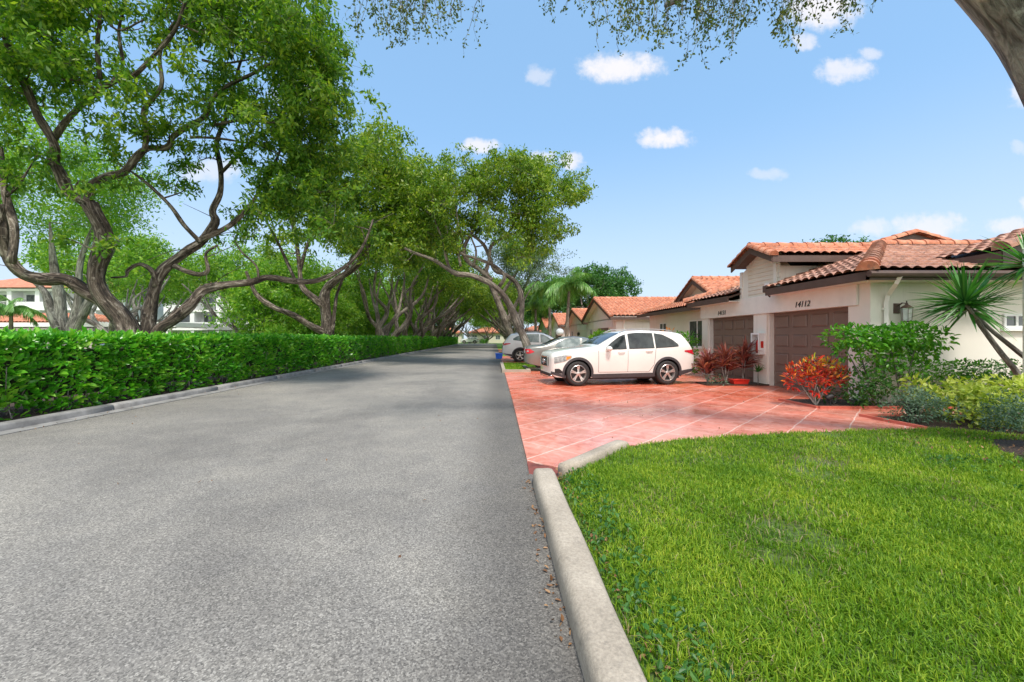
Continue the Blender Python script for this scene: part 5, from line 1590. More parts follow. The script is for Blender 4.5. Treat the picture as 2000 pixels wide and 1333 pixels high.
groups = [  # px, py, spread x, spread y, Y, Y spread, count, clump radius
    (70, 60, 80, 80, 9.8, 1.1, 26, .62), (60, 160, 75, 50, 9.8, 1.0, 15, .55), (150, 110, 50, 70, 10.2, 1.0, 8, .5), (30, -60, 120, 60, 10, 1.5, 16, .8),
    (250, 30, 80, 50, 10.3, 1.2, 8, .42), (380, 30, 80, 50, 10.6, 1.3, 12, .5), (480, 50, 60, 60, 11, 1.3, 16, .55), (570, 60, 55, 60, 11.6, 1.3, 22, .6),
    (630, 100, 22, 70, 12, 1.2, 17, .5), (600, 190, 50, 60, 12, 1.3, 24, .6), (645, 190, 14, 60, 12, 1.0, 8, .4), (500, 180, 70, 60, 11.8, 1.2, 13, .5), (610, 300, 38, 60, 12, 1.2, 20, .6),
    (560, 380, 50, 45, 12.2, 1.1, 15, .55), (630, 410, 30, 50, 12.3, 1.2, 14, .5), (645, 345, 18, 40, 12.3, 1.0, 8, .42), (520, 280, 50, 50, 12, 1.1, 8, .42), (390, 150, 70, 50, 11, 1.0, 9, .42),
    (320, 210, 70, 50, 10.8, 1.0, 7, .38), (230, 210, 60, 60, 10.3, 1.0, 7, .4), (260, 300, 80, 50, 10.6, .9, 7, .36), (120, 330, 50, 40, 10.3, .9, 5, .34), (40, 250, 40, 50, 9.8, .9, 6, .4),
    (350, 350, 60, 50, 11.6, .8, 6, .34), (470, 420, 60, 50, 12, 1.0, 8, .4), (60, 350, 50, 30, 10, .8, 4, .35), (400, 270, 60, 40, 11.5, .8, 6, .34), (700, 420, 30, 40, 12.7, .8, 6, .42), (690, 340, 10, 40, 12.4, .7, 3, .36),
    (450, -80, 170, 60, 11, 2.0, 20, .9), (250, -90, 120, 50, 10.5, 1.8, 12, .8), (200, 480, 90, 20, 9.9, .7, 3, .3)]
cl = []
g = np.random.default_rng(11)
for px, py, sx, sy_, Y, dY, n, r_ in groups:
    for _ in range(int(n * .98)):
        x_, y_ = px + g.uniform(-1, 1) * sx, py + g.uniform(-1, 1) * sy_
        YY = Y + g.normal(0, dY * .8)
        q = I(x_, y_, YY)
        cl.append((q[0] - BX, q[1] - BY, q[2], r_ * g.uniform(.75, 1.25)))
make_tree('oak_tree', 'huge spreading tree with twisting dark limbs standing over the near end of the hedge', 'tree', (BX, BY, 0), limbs, cl, .148, 44, M['bark'], M['leaf_oak'],
          tuft=14, tsd=.105, nsides=14, near=False, wd=.36, droop=.7, bare=300, twigr=.006, maxr=.05, group='trees in the row behind the hedge')

# second and third trees of the row, then copies down the street
def row_tree(name, label, loc, seed, leafm, h=7.5, crown=(2.2, 0, 9.0), rad=(5.2, 5.0, 3.6), n=105, lean=(1.8, 0), r=.30, leafL=.20, nl=40, fork=1.2, nlimb=5, extra=(), group='trees in the row behind the hedge', bark='bark', cr=.95, tuft=7, lo=-.35):
    L = vase_limbs(h, 4.2, lean, nlimb, r, seed, fork) + list(extra)
    C = shell_clumps(crown, rad, n, cr, lo, .2, seed)
    return make_tree(name, label, 'tree', loc, L, C, leafL, nl, M[bark], leafm, tuft=tuft, tsd=.27, nsides=8, wd=.42, droop=.5, bare=30, maxr=.09, group=group)
def loc_tr(pts, base, Y0, Y1, r0, r1):
    out_ = []
    n = len(pts)
    for i, (x, y) in enumerate(pts):
        t_ = i / (n - 1); q = I(x, y, Y0 + (Y1 - Y0) * t_)
        out_.append((q[0] - base[0], q[1] - base[1], q[2], r0 + (r1 - r0) * t_))
    return np.array(out_)
B2 = (-9.4, 23, 0)
lt2 = [loc_tr([(638, 705), (638, 650), (636, 610), (636, 580), (640, 560), (660, 545), (690, 525), (715, 490), (725, 440), (735, 390)], B2, 23, 23.5, .34, .10),
       loc_tr([(638, 650), (610, 640), (575, 615), (535, 602), (505, 580), (490, 555), (480, 530)], B2, 23, 22, .22, .07),
       loc_tr([(634, 600), (610, 580), (590, 560), (585, 530), (580, 480), (570, 430), (560, 370)], B2, 23, 23.4, .2, .06),
       loc_tr([(648, 655), (655, 600), (660, 570), (680, 520), (700, 470)], B2, 23, 24.5, .12, .05),
       loc_tr([(585, 535), (600, 480), (625, 430), (650, 380), (670, 330)], B2, 23.4, 24, .10, .04),
       loc_tr([(725, 470), (750, 420), (770, 370), (760, 320), (745, 290)], B2, 23.4, 23, .10, .04)]
cl = []
for px, py, sx, sy_, n, r_ in ((745, 300, 42, 38, 24, .85), (700, 330, 25, 35, 10, .8), (790, 360, 50, 40, 28, .9), (740, 400, 60, 45, 30, .9), (830, 400, 28, 40, 14, .85), (770, 450, 60, 30, 22, .85), (680, 460, 40, 40, 9, .7), (600, 430, 40, 50, 10, .7), (830, 460, 30, 35, 12, .8),
                               (780, 500, 50, 25, 12, .7), (560, 480, 40, 30, 5, .6), (660, 400, 40, 40, 9, .7), (650, 330, 25, 30, 7, .7)):
    for _ in range(n):
        Y = 23.5 + g.normal(0, 1.9)
        q = I(px + g.uniform(-1, 1) * sx, py + g.uniform(-1, 1) * sy_, Y)
        cl.append((q[0] - B2[0], q[1] - B2[1], q[2], r_ * g.uniform(.75, 1.2)))
make_tree('oak_tree', 'second tree of the row, sunlit yellow-green crown above its curved low limb', 'tree', B2, lt2, cl, .215, 48, M['bark'], M['leaf_sun'],
          tuft=8, tsd=.19, nsides=10, wd=.4, droop=.6, bare=50, maxr=.08, group='trees in the row behind the hedge', reach=7)
tA = row_tree('oak_tree', 'third tree of the row with many grey upright limbs from one base', (-9.4, 34, 0), 3, M['leaf_oak'], 7.0, (2.0, 0, 8.2), (5.0, 5.2, 3.5), 120, (2.0, 0), .34, .22, 44, .9, 7, bark='bark_pale', lo=-.55)
tB = row_tree('oak_tree', 'fourth tree of the row, leaning its crown across the road', (-9.4, 45, 0), 5, M['leaf_sun'], 7.0, (3.0, 0, 7.6), (5.5, 5.4, 3.4), 120, (3.2, 0), .32, .26, 38, .8, 9, bark='bark_pale', tuft=7, lo=-.6)
for i, (y, src, rz, sc) in enumerate(((56, tB, .25, 1.0), (66, tA, -.2, 1.0), (76, tB, -.25, .98), (86, tA, .3, 1.0))):
    dup(src, (-9.4, y, 0), rz, sc, ('tree with pale branches fifth along the hedge', 'sixth tree along the hedge, in the tunnel of branches', 'seventh tree along the hedge in the shade of the tunnel', 'last tree behind the far end of the hedge')[i])
# trees on the right side closing the tunnel
for i, (x, y, src, rz, sc) in enumerate(((3.2, 58, tB, PI, .92), (3.4, 71, tA, PI + .3, .95), (3.2, 84, tB, PI - .3, .9))):
    dup(src, (x, y, 0), rz, sc, ('tree on the house side just past the palms', 'middle tree on the house side of the far tunnel', 'last tree on the house side before the cross street')[i], 'far trees on the house side')

# ------------------------------------------------------------ leaning tree by the cars
B3 = (1.75, 20.2, 0)
T3 = lambda p, a, c, r0, r1: loc_tr(p, B3, a, c, r0, r1)
l3 = [T3([(1040, 718), (1034, 690), (1029, 675), (1020, 650), (1006, 620), (995, 598), (978, 570), (955, 553), (918, 537), (890, 535), (868, 522), (847, 508), (815, 497), (790, 485)], 20.2, 19, .27, .07),
      T3([(1019, 648), (1017, 620), (1020, 595), (1016, 572), (1006, 550), (988, 537), (967, 530), (955, 500), (943, 477), (918, 459), (879, 456), (861, 438), (830, 410)], 20.1, 20.6, .18, .05),
      T3([(960, 548), (935, 525), (915, 512), (905, 490), (915, 465), (930, 440), (935, 400), (930, 360)], 19.8, 20.8, .16, .05),
      T3([(975, 560), (985, 540), (965, 520), (930, 505), (900, 495), (880, 470), (870, 440)], 20, 19.2, .12, .04),
      T3([(945, 540), (955, 510), (960, 480), (985, 463), (1002, 441), (1010, 400), (1030, 360)], 20, 21, .13, .04),
      T3([(880, 530), (870, 500), (865, 470), (850, 430), (845, 380)], 19.4, 19, .09, .03),
      T3([(900, 520), (895, 490), (905, 470), (895, 440), (890, 400)], 19.5, 19.8, .08, .03),
      T3([(925, 520), (930, 490), (920, 460), (925, 420)], 19.7, 20.4, .08, .03),
      T3([(985, 462), (1020, 450), (1045, 420), (1075, 390), (1110, 370)], 20.6, 21, .07, .03),
      T3([(1018, 600), (1030, 575), (1040, 560), (1052, 545)], 20.2, 21, .05, .02)]
for L_ in l3: L_[:, 3] *= .82
cl = []
for px, py, sx, sy_, n, r_ in ((905, 340, 60, 28, 17, .62), (975, 330, 60, 28, 20, .65), (1040, 345, 50, 28, 16, .6), (1090, 365, 35, 28, 12, .5), (1135, 378, 16, 14, 5, .34), (860, 375, 30, 30, 9, .55),
                               (920, 395, 60, 30, 18, .6), (1000, 395, 60, 30, 20, .6), (1060, 420, 40, 30, 14, .55), (1040, 465, 38, 24, 10, .5), (1010, 440, 35, 22, 8, .5), (870, 430, 35, 25, 7, .5), (1020, 495, 25, 14, 5, .4), (850, 340, 20, 14, 3, .45), (820, 460, 25, 22, 8, .45), (870, 475, 25, 16, 5, .38), (960, 450, 35, 18, 6, .4), (790, 490, 14, 14, 4, .35), (925, 430, 30, 16, 6, .42)):
    for _ in range(int(n * 1.25)):
        Y = 20 + g.normal(0, 1.1)
        q = I(px + g.uniform(-1, 1) * sx, py + g.uniform(-1, 1) * sy_, Y)
        cl.append((q[0] - B3[0], q[1] - B3[1], q[2], r_ * g.uniform(.75, 1.25)))
make_tree('leaning_tree', 'tree leaning left over the road from the island between the parked cars', 'tree', B3, l3, cl, .175, 42, M['bark_pale'], M['leaf_sun'],
          tuft=10, tsd=.15, nsides=12, wd=.38, droop=.8, bare=60, maxr=.06, twigr=.007)
# grey-green tree behind it
B4 = (1.7, 40, 0)
l4 = [loc_tr([(1000, 690), (998, 655), (985, 620), (972, 590), (960, 560), (950, 530)], B4, 40, 40, .42, .2),
      loc_tr([(990, 630), (1005, 600), (1020, 570), (1035, 540), (1050, 510)], B4, 40, 41, .25, .08),
      loc_tr([(972, 590), (990, 560), (1010, 530), (1020, 500)], B4, 40, 40, .2, .07)]
C4 = [(q[0] - B4[0], q[1] - B4[1], q[2], .9) for q in [I(1020 + g.normal(0, 32), 508 + g.normal(0, 22), 40 + g.normal(0, 1.8)) for _ in range(60)]]
make_tree('grey_green_tree', 'grey-green tree with pinkish trunk directly behind the leaning tree', 'tree', B4, l4, C4, .2, 40, M['bark_pale'], M['leaf_grey'], tuft=9, tsd=.26, nsides=8, droop=.2, bare=10)

# ------------------------------------------------------------ trees beyond the hedge and behind the houses
BG = 'background trees beyond the hedge'
l5 = [np.array([[0, 0, -.2, .5], [0, 0, .6, .42], [-.05, 0, 1.5, .38]]),
      np.array([[-.1, 0, 1.3, .24], [-.7, 0, 2.6, .17], [-1.3, .2, 3.6, .13], [-2.6, .3, 4.6, .09], [-4, .2, 5.8, .04]]),
      np.array([[-.1, 0, 1.4, .22], [-.5, .2, 3.0, .18], [-.9, .3, 4.8, .14], [-1.2, .4, 6.6, .03]]),
      np.array([[.1, 0, 1.4, .22], [.3, .2, 3.0, .16], [.3, .3, 4.8, .12], [.9, .4, 6.8, .03]]),
      np.array([[.1, 0, 1.2, .24], [.9, -.1, 2.6, .17], [1.3, .1, 4.0, .12], [2.2, .1, 5.8, .05]])]
make_tree('multi_stem_tree', 'grey multi-stemmed tree with hollow base behind the hedge, left of the big oak', 'tree', (-18.8, 18, 0), l5,
          shell_clumps((-.5, 0, 7.3), (4.2, 4, 2.8), 105, .85, -.6, .2, 8), .15, 48, M['bark_grey'], M['leaf_bright'], tuft=7, tsd=.26, nsides=12, droop=.3, group=BG)
tC = row_tree('shade_tree', 'bright green feathery tree at the far left behind the big oak', (-31, 33, 0), 21, M['leaf_bright'], 6.2, (0, 0, 7.2), (5.6, 5, 3.4), 80, (0, 0), .3, .28, 40, 1.4, 5, group=BG, bark='bark_grey', tuft=6)
tD = row_tree('shade_tree', 'dense dark green tree behind the hedge between the first two oaks', (-16.2, 36, 0), 22, M['leaf_oak'], 4.5, (0, 0, 5.2), (4.2, 4, 2.4), 70, (.5, 0), .26, .26, 40, 1.0, 5, group=BG, bark='bark', tuft=6)
tE = row_tree('shade_tree', 'yellow-green tree in the open ground under the low oak limb', (-17.5, 50, 0), 23, M['leaf_bright'], 5.5, (0, 0, 6.6), (4.8, 4.6, 3.0), 70, (0, 0), .28, .30, 36, 1.1, 5, group=BG, bark='bark_grey', tuft=6)
tG = row_tree('shade_tree', 'low bright tree with foliage almost to the ground left of the second oak', (-15.6, 30, 0), 27, M['leaf_bright'], 4.5, (0, 0, 4.1), (4.0, 3.8, 2.7), 95, (0, 0), .17, .24, 42, .8, 4, group=BG, bark='bark_grey', tuft=8, lo=-.95)
bgs = [(tC, -24.5, 40, 1.1, 1.0, 'bright tree whose crown fills the gap above the low left limb'), (tC, -38, 44, 2.0, 1.05, 'bright tree at the extreme left behind the carport'),
       (tE, -27, 54, .7, 1.1, 'yellow-green tree before the cream apartment block'), (tD, -21.5, 46, 1.2, 1.1, 'dark spreading tree beside the middle carport'),
       (tE, -13.5, 62, 2.2, 1.0, 'yellow-green tree showing between the second and third oaks'), (tC, -19, 66, 3.0, 1.1, 'tall bright tree beyond the second oak'),
       (tD, -14, 76, .4, 1.2, 'dark tree closing the view behind the third oak'), (tC, -30, 80, 1.7, 1.25, 'tall bright tree in front of the cream apartments'),
       (tE, -46, 55, 3.0, 1.1, 'tree before the white apartments at the far left'), (tE, -14.5, 95, 1.0, 1.1, 'bright tree past the hedge end, left of the cross street'),
       (tC, -22, 100, 0.3, 1.2, 'big bright tree beyond the cross street on the left'), (tD, -1.9, 101, .9, .95, 'small dark-stemmed tree on the lawn at the street end'),
       (tE, -6.5, 106, 2.9, 1.0, 'light green tree on the lawn in front of the end villa'), (tD, 8.5, 99, 1.9, 1.2, 'dark tree right of the street end beside the villa'),
       (tC, 1.5, 128, 0.9, 1.5, 'tall tree rising behind the end villas'), (tC, -14, 132, 2.4, 1.5, 'tall tree behind the left end villa'), (tD, -44, 96, 2.4, 1.6, 'tree left of the cream apartment block'),
       (tC, -62, 84, 2.4, 1.5, 'tall tree behind the white apartments'),
       (tG, -13.0, 31.5, 1.9, .70, 'low yellow-green tree just left of the second oak trunk'),
       (tG, -13.4, 41, .2, .9, 'yellow-green tree right of the second oak trunk'),
       (tD, -21, 39, 2.7, .9, 'dark green tree between the big oak and the apartments'), (tG, -13, 52, 1.2, 1.0, 'yellow-green tree in the gap before the fourth oak'),
       (tG, -13, 68, 1.2, 1.2, 'bright tree glimpsed low between the far oaks')]
for i, (src, x, y, rz, sc, lab) in enumerate(bgs): dup(src, (x, y, 0), rz, sc, lab)
tF = row_tree('dark_tree', 'dark round-topped tree behind the gable-fronted townhouse and palms', (14.5, 60, 0), 31, M['leaf_dark'], 8.0, (0, 0, 7.6), (6.0, 5, 4.2), 110, (0, 0), .4, .34, 40, 2.0, 5, group='trees behind the townhouses', bark='bark_grey', cr=1.2, tuft=6, lo=-.6)
dup(tF, (9.8, 66, 0), 1.3, .92, 'dark tree just left of the round-topped one, behind the palms')
dup(tF, (33, 40, 0), 2.1, .92, 'treetop showing above the ridge of the nearest townhouse')
dup(tF, (29, 27, 0), .5, .56, 'small treetop behind the far right roof')

# palms
palm('queen_palm', 'taller palm with a slim trunk in front of the townhouses, right of the pair', (5.75, 33, 0), 5.2, 18, 2.6, (.25, 0), 'palms beside the far driveway', 1)
palm('queen_palm', 'palm standing behind and left of the taller one by the far driveway', (5.1, 37.5, 0), 5.6, 17, 2.7, (-.1, 0), 'palms beside the far driveway', 2)
palm('queen_palm', 'bright low palm with pale trunk right behind the leaning tree', (4.2, 42, 0), 4.4, 16, 2.4, (0, 0), 'palms beside the far driveway', 3, lw=.05)
palm('queen_palm', 'small palm in front of the white apartments at the far left', (-36.0, 30.5, 0), 3.1, 14, 2.1, (0, 0), None, 4, lw=.05)
# yellow-green clump and a low palm-like shrub behind the hedge
bush('areca_clump', 'yellow-green feathery shrub just behind the hedge under the low oak limb', 'shrub', (-13.3, 25, 0), [(0, 0, .9, .55), (.5, 0, 1.2, .5), (-.4, .2, 1.3, .45), (.1, 0, 1.6, .4), (.9, .2, 1.0, .4)], .35, 260, M['leaf_bright'], near=False, wd=.14, droop=-.3)
bush('topiary_ball', 'round clipped bush in front of the arched far-left building', 'shrub', (-31.6, 34, 0), [(0, 0, 1.35, .55)], .1, 700, M['leaf_ixora'], near=False, wd=.5, stems=[np.array([[0, 0, 0, .05], [0, 0, .6, .05], [0, 0, 1.2, .04]])])

# ------------------------------------------------------------ overhanging tree at the right edge
B6 = (7.05, 4.3, 0)
def P6(*pts): return np.array([(x - B6[0], y - B6[1], z, r) for x, y, z, r in pts])
l6 = [P6((7.15, 4.3, -.15, .78), (7.1, 4.3, .25, .60), (6.98, 4.28, 1.2, .50), (6.72, 4.25, 2.3, .47), (6.45, 4.2, 3.2, .43), (6.08, 4.2, 4.0, .40), (5.5, 4.2, 4.95, .37), (4.5, 4.25, 5.85, .33), (3.0, 4.5, 6.5, .26), (1.4, 4.9, 7.0, .18), (-.6, 5.3, 7.1, .10), (-2.6, 5.6, 7.0, .05)),
      P6((4.3, 4.25, 5.75, .22), (4.3, 5.4, 6.6, .16), (4.0, 7.0, 7.6, .10), (3.6, 8.6, 8.4, .05)),
      P6((6.6, 4.2, 2.9, .26), (7.4, 4.1, 4.2, .22), (8.4, 4.2, 5.8, .16), (9.4, 4.5, 7.4, .07)),
      P6((3.0, 4.5, 6.5, .16), (2.4, 5.2, 6.9, .12), (1.6, 5.9, 7.2, .06)),
      P6((1.4, 4.9, 7.0, .10), (.4, 5.6, 7.2, .07), (-1.2, 6.2, 7.2, .04))]
cl = shell_clumps((1.4, .6, 8.6), (2.8, 2.6, 1.4), 26, .7, -.2, .2, 9)
cl = [(x, y, z, r) for x, y, z, r in cl]
tree6 = make_tree('overhanging_oak', 'thick rough grey trunk leaning in from the top right corner, with drooping twigs', 'tree', B6, l6, cl, .05, 60, M['bark_grey'], M['leaf_hang'], tuft=9, tsd=.16, nsides=28, wd=.45, droop=.8, sub=6, wob=.035, bare=0)
# long hanging twigs with small leaves that dip into the top of the view
tw = MB(); pts = []
def hang(px, py, n, Y, sx):
    """a strand from above the frame down to about pixel (px, py)"""
    for _ in range(max(2, int(n * .72))):
        x_ = px + g.normal(0, sx); yb = py * g.uniform(.35, 1.0)
        q = np.array(I(x_, yb, Y + g.normal(0, .35)))
        ztop = 6.35 + .15 * Y * .2 + g.uniform(0, .4)
        st_ = np.array([q[0] + g.normal(.12, .22), q[1] + g.normal(0, .2), ztop])
        k = max(4, int((ztop - q[2]) / .12)); path = []
        for i in range(k + 1):
            t_ = i / k
            p = st_ + (q - st_) * t_ + np.array([math.sin(t_ * 5 + x_) * .04, 0, 0]) + g.normal(0, .014, 3)
            path.append([*(p - np.array(B6)), .0055 * (1 - t_) + .002])
        tw.tube(np.array(path), 4, 0, False)
        for i in range(1, k + 1):
            c = np.array(path[i][:3])
            for _ in range(int(g.integers(2, 5))): pts.append(c + g.normal(0, .025, 3))
            if g.uniform() < .55:                      # side twig
                d = nrm(np.array([g.normal(0, 1), g.normal(0, 1), -.9])) * g.uniform(.08, .24)
                tw.tube([[*c, .002], [*(c + d * .5), .0016], [*(c + d), .001]], 3, 0, False)
                for u_ in np.linspace(.25, 1, 5):
                    for _ in range(2): pts.append(c + d * u_ + g.normal(0, .02, 3))
for px, py, n, sx in ((700, 95, 6, 14), (720, 60, 6, 12), (775, 90, 11, 16), (800, 60, 9, 14), (830, 70, 9, 16), (860, 55, 10, 15), (885, 40, 5, 10), (925, 80, 3, 6),
                      (1060, 26, 3, 10), (1120, 20, 3, 10), (1165, 110, 3, 3), (1195, 70, 6, 8), (1225, 105, 12, 12), (1245, 60, 9, 12), (1270, 70, 8, 12), (1300, 105, 8, 10), (1335, 70, 9, 12), (1340, 135, 2, 3), (1375, 118, 8, 11),
                      (1400, 70, 14, 16), (1435, 112, 10, 9), (1460, 45, 8, 14), (1530, 80, 10, 12), (1558, 125, 4, 6), (1545, 50, 10, 16), (1600, 42, 5, 14), (1640, 60, 6, 12), (1670, 25, 5, 12)):
    hang(px, py, n, 5.0, sx)
tw.build('hanging_twigs', M['bark_grey'], tree6, recalc=False)
o = leaves_obj('hanging_leaves', np.array(pts), .042, M['leaf_hang'], tree6, near=False, wd=.55, droop=.5)

# ------------------------------------------------------------ planting beds by the near house
def stems(base, tops, r=.018, mid=.1):
    out_ = []
    for t_ in tops:
        m_ = [(base[0] + t_[0]) / 2 + rng.normal(0, mid * .5), (base[1] + t_[1]) / 2, (base[2] + t_[2]) / 2]
        out_.append(np.array([[*base, r], [*m_, r * .8], [*t_, r * .5]]))
    return out_
C = [(x, y, z, .17) for x, y, z in [(-.5, 0, .60), (-.35, .1, .72), (-.2, -.05, .78), (0, .05, .82), (.2, 0, .80), (.38, .05, .74), (.52, 0, .62), (-.45, .05, .48), (-.2, -.1, .55), (.05, -.05, .56), (.3, -.08, .55), (.5, .05, .5), (-.1, .1, .66), (.15, .15, .68), (-.05, -.12, .36)]]
bush('croton', 'croton with fiery red, orange and yellow leaves on bare stems before the near garage door', 'shrub', (6.50, 8.28, .04), [(x * .9, y, z * .95 + .05, r * .9) for x, y, z, r in C], .105, 190, M['leaf_croton'],
     stems((0, 0, 0), [(-.35, 0, .5), (-.15, .05, .6), (.05, 0, .6), (.25, 0, .55), (.42, .05, .5), (-.05, -.08, .4)], .016), wd=.30, droop=-.5, up=.2)
C = [(x, y, z + rng.normal(0, .03), .22) for x in np.linspace(-.85, .85, 8) for y in (-.18, .14) for z in (1.36,)] + [(x, rng.normal(0, .1), 1.12 + rng.normal(0, .05), .2) for x in np.linspace(-.8, .8, 7)]
top = bush('tall_shrub', 'tall green shrub clipped flat on bare stems at the near house corner', 'shrub', (7.78, 8.15, .05), C, .105, 175, M['leaf_ixora'],
     stems((-.25, 0, 0), [(-.8, 0, 1.15), (-.5, .05, 1.2), (-.3, -.1, 1.2), (0, .1, 1.2)], .016) + stems((.35, 0, 0), [(.1, 0, 1.2), (.3, .1, 1.25), (.55, -.05, 1.2), (.8, 0, 1.15)], .018), up=.9)
C = [(rng.uniform(-.75, .7), rng.normal(0, .12), rng.uniform(.45, 1.0), .17) for _ in range(8)]
P_ = []
for (x, y, z, r_) in C: P_.append(np.array([x, y, z]) + rng.normal(0, .12, (55, 3)))
leaves_obj('lower_foliage', np.vstack(P_), .085, M['leaf_ixora'], top, near=True, wd=.5)
C = [(rng.uniform(-.4, .45), rng.normal(0, .12), rng.uniform(.12, .6), .17) for _ in range(12)]
bush('dark_shrub', 'dark green leafy shrub low under the tall clipped one', 'shrub', (7.38, 8.05, .05), C, .085, 170, M['leaf_dark'], group=None)
C = [(rng.uniform(-.35, .35), rng.normal(0, .1), rng.uniform(.12, .36), .13) for _ in range(8)]
bush('low_shrub', 'small sparse dark shrub right of the croton stems', 'shrub', (7.0, 8.45, .05), C, .07, 90, M['leaf_dark'], stems((0, 0, 0), [(-.2, 0, .4), (.2, 0, .45), (.4, .1, .6)], .01))
for i, (x, w_, lab) in enumerate(((9.0, .55, 'clipped green shrub against the pale wall, right of the tall shrub'), (10.1, .5, 'clipped green shrub against the pale wall behind the spiky plant stems'))):
    C = [(x_, y_, z_, .2) for x_ in np.linspace(-w_, w_, 5) for y_ in (-.1, .12) for z_ in (.42, .72)]
    bush('wall_shrub', lab, 'shrub', (x, 8.28, .05), C, .07, 130, M['leaf_ixora'] if i == 0 else M['leaf_dark'], group='clipped shrubs along the wall', up=.6)
for i, (x, y, n, lab, zt) in enumerate(((7.75, 6.95, 20, 'lime-yellow variegated shrub at the left of the front bed', .58), (8.75, 6.85, 22, 'lime-yellow variegated shrub in front of the porch post', .58), (8.0, 6.35, 18, 'variegated shrub between the two grey-green bushes', .42))):
    C = [(rng.uniform(-.55, .55), rng.uniform(-.3, .3), rng.uniform(.18, zt), .18) for _ in range(n)]
    bush('variegated_shrub', lab, 'shrub', (x, y, .04), C, .11, 120, M['leaf_lime'], group='variegated shrubs in the front bed', droop=.25, up=.6, wd=.4)
for i, (x, y, w_, h, lab) in enumerate(((6.85, 6.60, .40, .42, 'grey-green fine-leaved bush beside the walkway'), (7.62, 5.93, .48, .42, 'grey-green fine-leaved bush at the right edge of the lawn'))):
    C = [(rng.uniform(-w_, w_) * .8, rng.uniform(-w_, w_) * .6, rng.uniform(.16, h), .19) for _ in range(20)]
    bush('grey_bush', lab, 'shrub', (x, y, .04), C, .05, 330, M['leaf_blue'], group='grey-green bushes in the front bed', wd=.32, near=False, stems=stems((0, 0, 0), [(-.2, 0, .3), (.2, .1, .3), (0, -.1, .35)], .012))
C = [(rng.uniform(-.4, .4), rng.uniform(-.1, .1), rng.uniform(.08, .24), .12) for _ in range(8)]
bush('ground_cover_shrub', 'low brownish-green shrub under the variegated ones at the bed front', 'shrub', (7.35, 6.35, .04), C, .08, 90, M['leaf_lime'])

def spiky(name, label, loc, heads, stem_pts, L, wd, n, mat, seed, cat='plant', stiff=True, droop=.55, group=None, extra=None):
    root = thing(name, label, cat, loc, 0, group)
    b = MB()
    for P_ in stem_pts: b.tube(smoothpath(P_, 5), 8, 0, True, .03)
    b.build('stems', M['bark_grey'], root, smooth=True)
    for i, h_ in enumerate(heads):
        b = MB(); strap_head(b, h_, n, L, wd, droop, .8, stiff, seed + i)
        b.build('leaf_head', mat, root, smooth=False, recalc=False)
    return root
D = (10.3, 7.55, .05)
def dl(px, py, Y=7.6): q = I(px, py, Y); return (q[0] - D[0], q[1] - D[1], q[2] - D[2])
h1, h2 = dl(1885, 592), dl(2012, 520, 7.3)
spiky('dracaena', 'spiky green plant with radiating leaf heads on leaning bare stems at the right edge', D, [h1, (h1[0] + .2, h1[1] + .12, h1[2] - .12), h2],
      [np.array([[*dl(2015, 800), .06], [*dl(1990, 735), .05], [*dl(1955, 690), .042], [*dl(1918, 640), .035], [*h1, .03]]),
       np.array([[*dl(2100, 800), .06], [*dl(2040, 730), .05], [*dl(1985, 685), .04], [*dl(1930, 640), .03], [h1[0] + .25, h1[1] + .12, h1[2] - .1, .025]]),
       np.array([[*dl(2120, 800), .06], [*dl(2100, 660), .05], [*h2, .03]])], .80, .05, 78, M['leaf_spike'], 40)
# burgundy cordylines in the bed at the pillar
for i, (x, y, hs, lab) in enumerate(((6.35, 12.2, [(0, 0, .62), (-.12, 0, .42), (.15, .1, .5)], 'burgundy strap-leaved plant, leftmost of the clump by the pillar'),
                                     (6.85, 12.15, [(0, 0, .75), (.16, .05, .58), (-.14, -.05, .5)], 'burgundy strap-leaved plant in the middle of the clump by the pillar'),
                                     (7.38, 12.2, [(0, 0, .72), (.12, 0, .9)], 'burgundy strap-leaved plant nearest the pillar'))):
    spiky('cordyline', lab, (x, y, .06), hs + [(h_[0] * .5 + .06, h_[1] + .05, h_[2] * .6) for h_ in hs[:2]], [np.array([[0, 0, 0, .018], [h_[0] * .5, h_[1] * .5, h_[2] * .5, .014], [*h_, .012]]) for h_ in hs], .50, .055, 38, M['leaf_brownspike'], 60 + i * 5, stiff=False, droop=1.3, group='burgundy plants by the garage pillar')
C = [(rng.uniform(-.2, .2), rng.uniform(-.1, .1), rng.uniform(.05, .22), .11) for _ in range(8)]
bush('border_plant', 'small grey-green plant at the foot of the burgundy clump', 'plant', (6.42, 11.95, .05), C, .07, 90, M['leaf_blue'])
spiky('green_strap_plant', 'small green strap-leaved plant against the garage pillar', (7.72, 12.0, .05), [(0, 0, .35)], [np.array([[0, 0, 0, .015], [0, 0, .35, .01]])], .3, .035, 18, M['leaf_spike'], 90, stiff=False, droop=1.0)
C = [(x_, rng.normal(0, .12), z_, .26) for x_ in (-.25, 0, .25) for z_ in (.35, .7, 1.05, 1.35)]
bush('round_leaf_shrub', 'bright green upright shrub behind the tail of the white suv', 'shrub', (7.15, 15.3, .03), C, .10, 130, M['leaf_ixora'], stems=stems((0, 0, 0), [(-.1, 0, .6), (.1, 0, .6)], .02))
C = [(rng.uniform(-.9, .9), rng.normal(0, .2), rng.uniform(.5, 1.4), .32) for _ in range(18)]
bush('spreading_shrub', 'bright feathery green shrub showing above the white suv bonnet', 'shrub', (5.9, 21, .05), C, .26, 120, M['leaf_bright'], wd=.16, droop=-.2)
C = [(rng.uniform(-.3, .3), 0, rng.uniform(1.4, 1.65), .16) for _ in range(5)]
bush('orange_bromeliad', 'orange flowering plant visible over the white suv roof', 'plant', (7.8, 18.6, 0), C, .2, 60, M['flower_orange'], wd=.2, stems=stems((0, 0, 0), [(-.2, 0, 1.4), (.2, 0, 1.4)], .015))
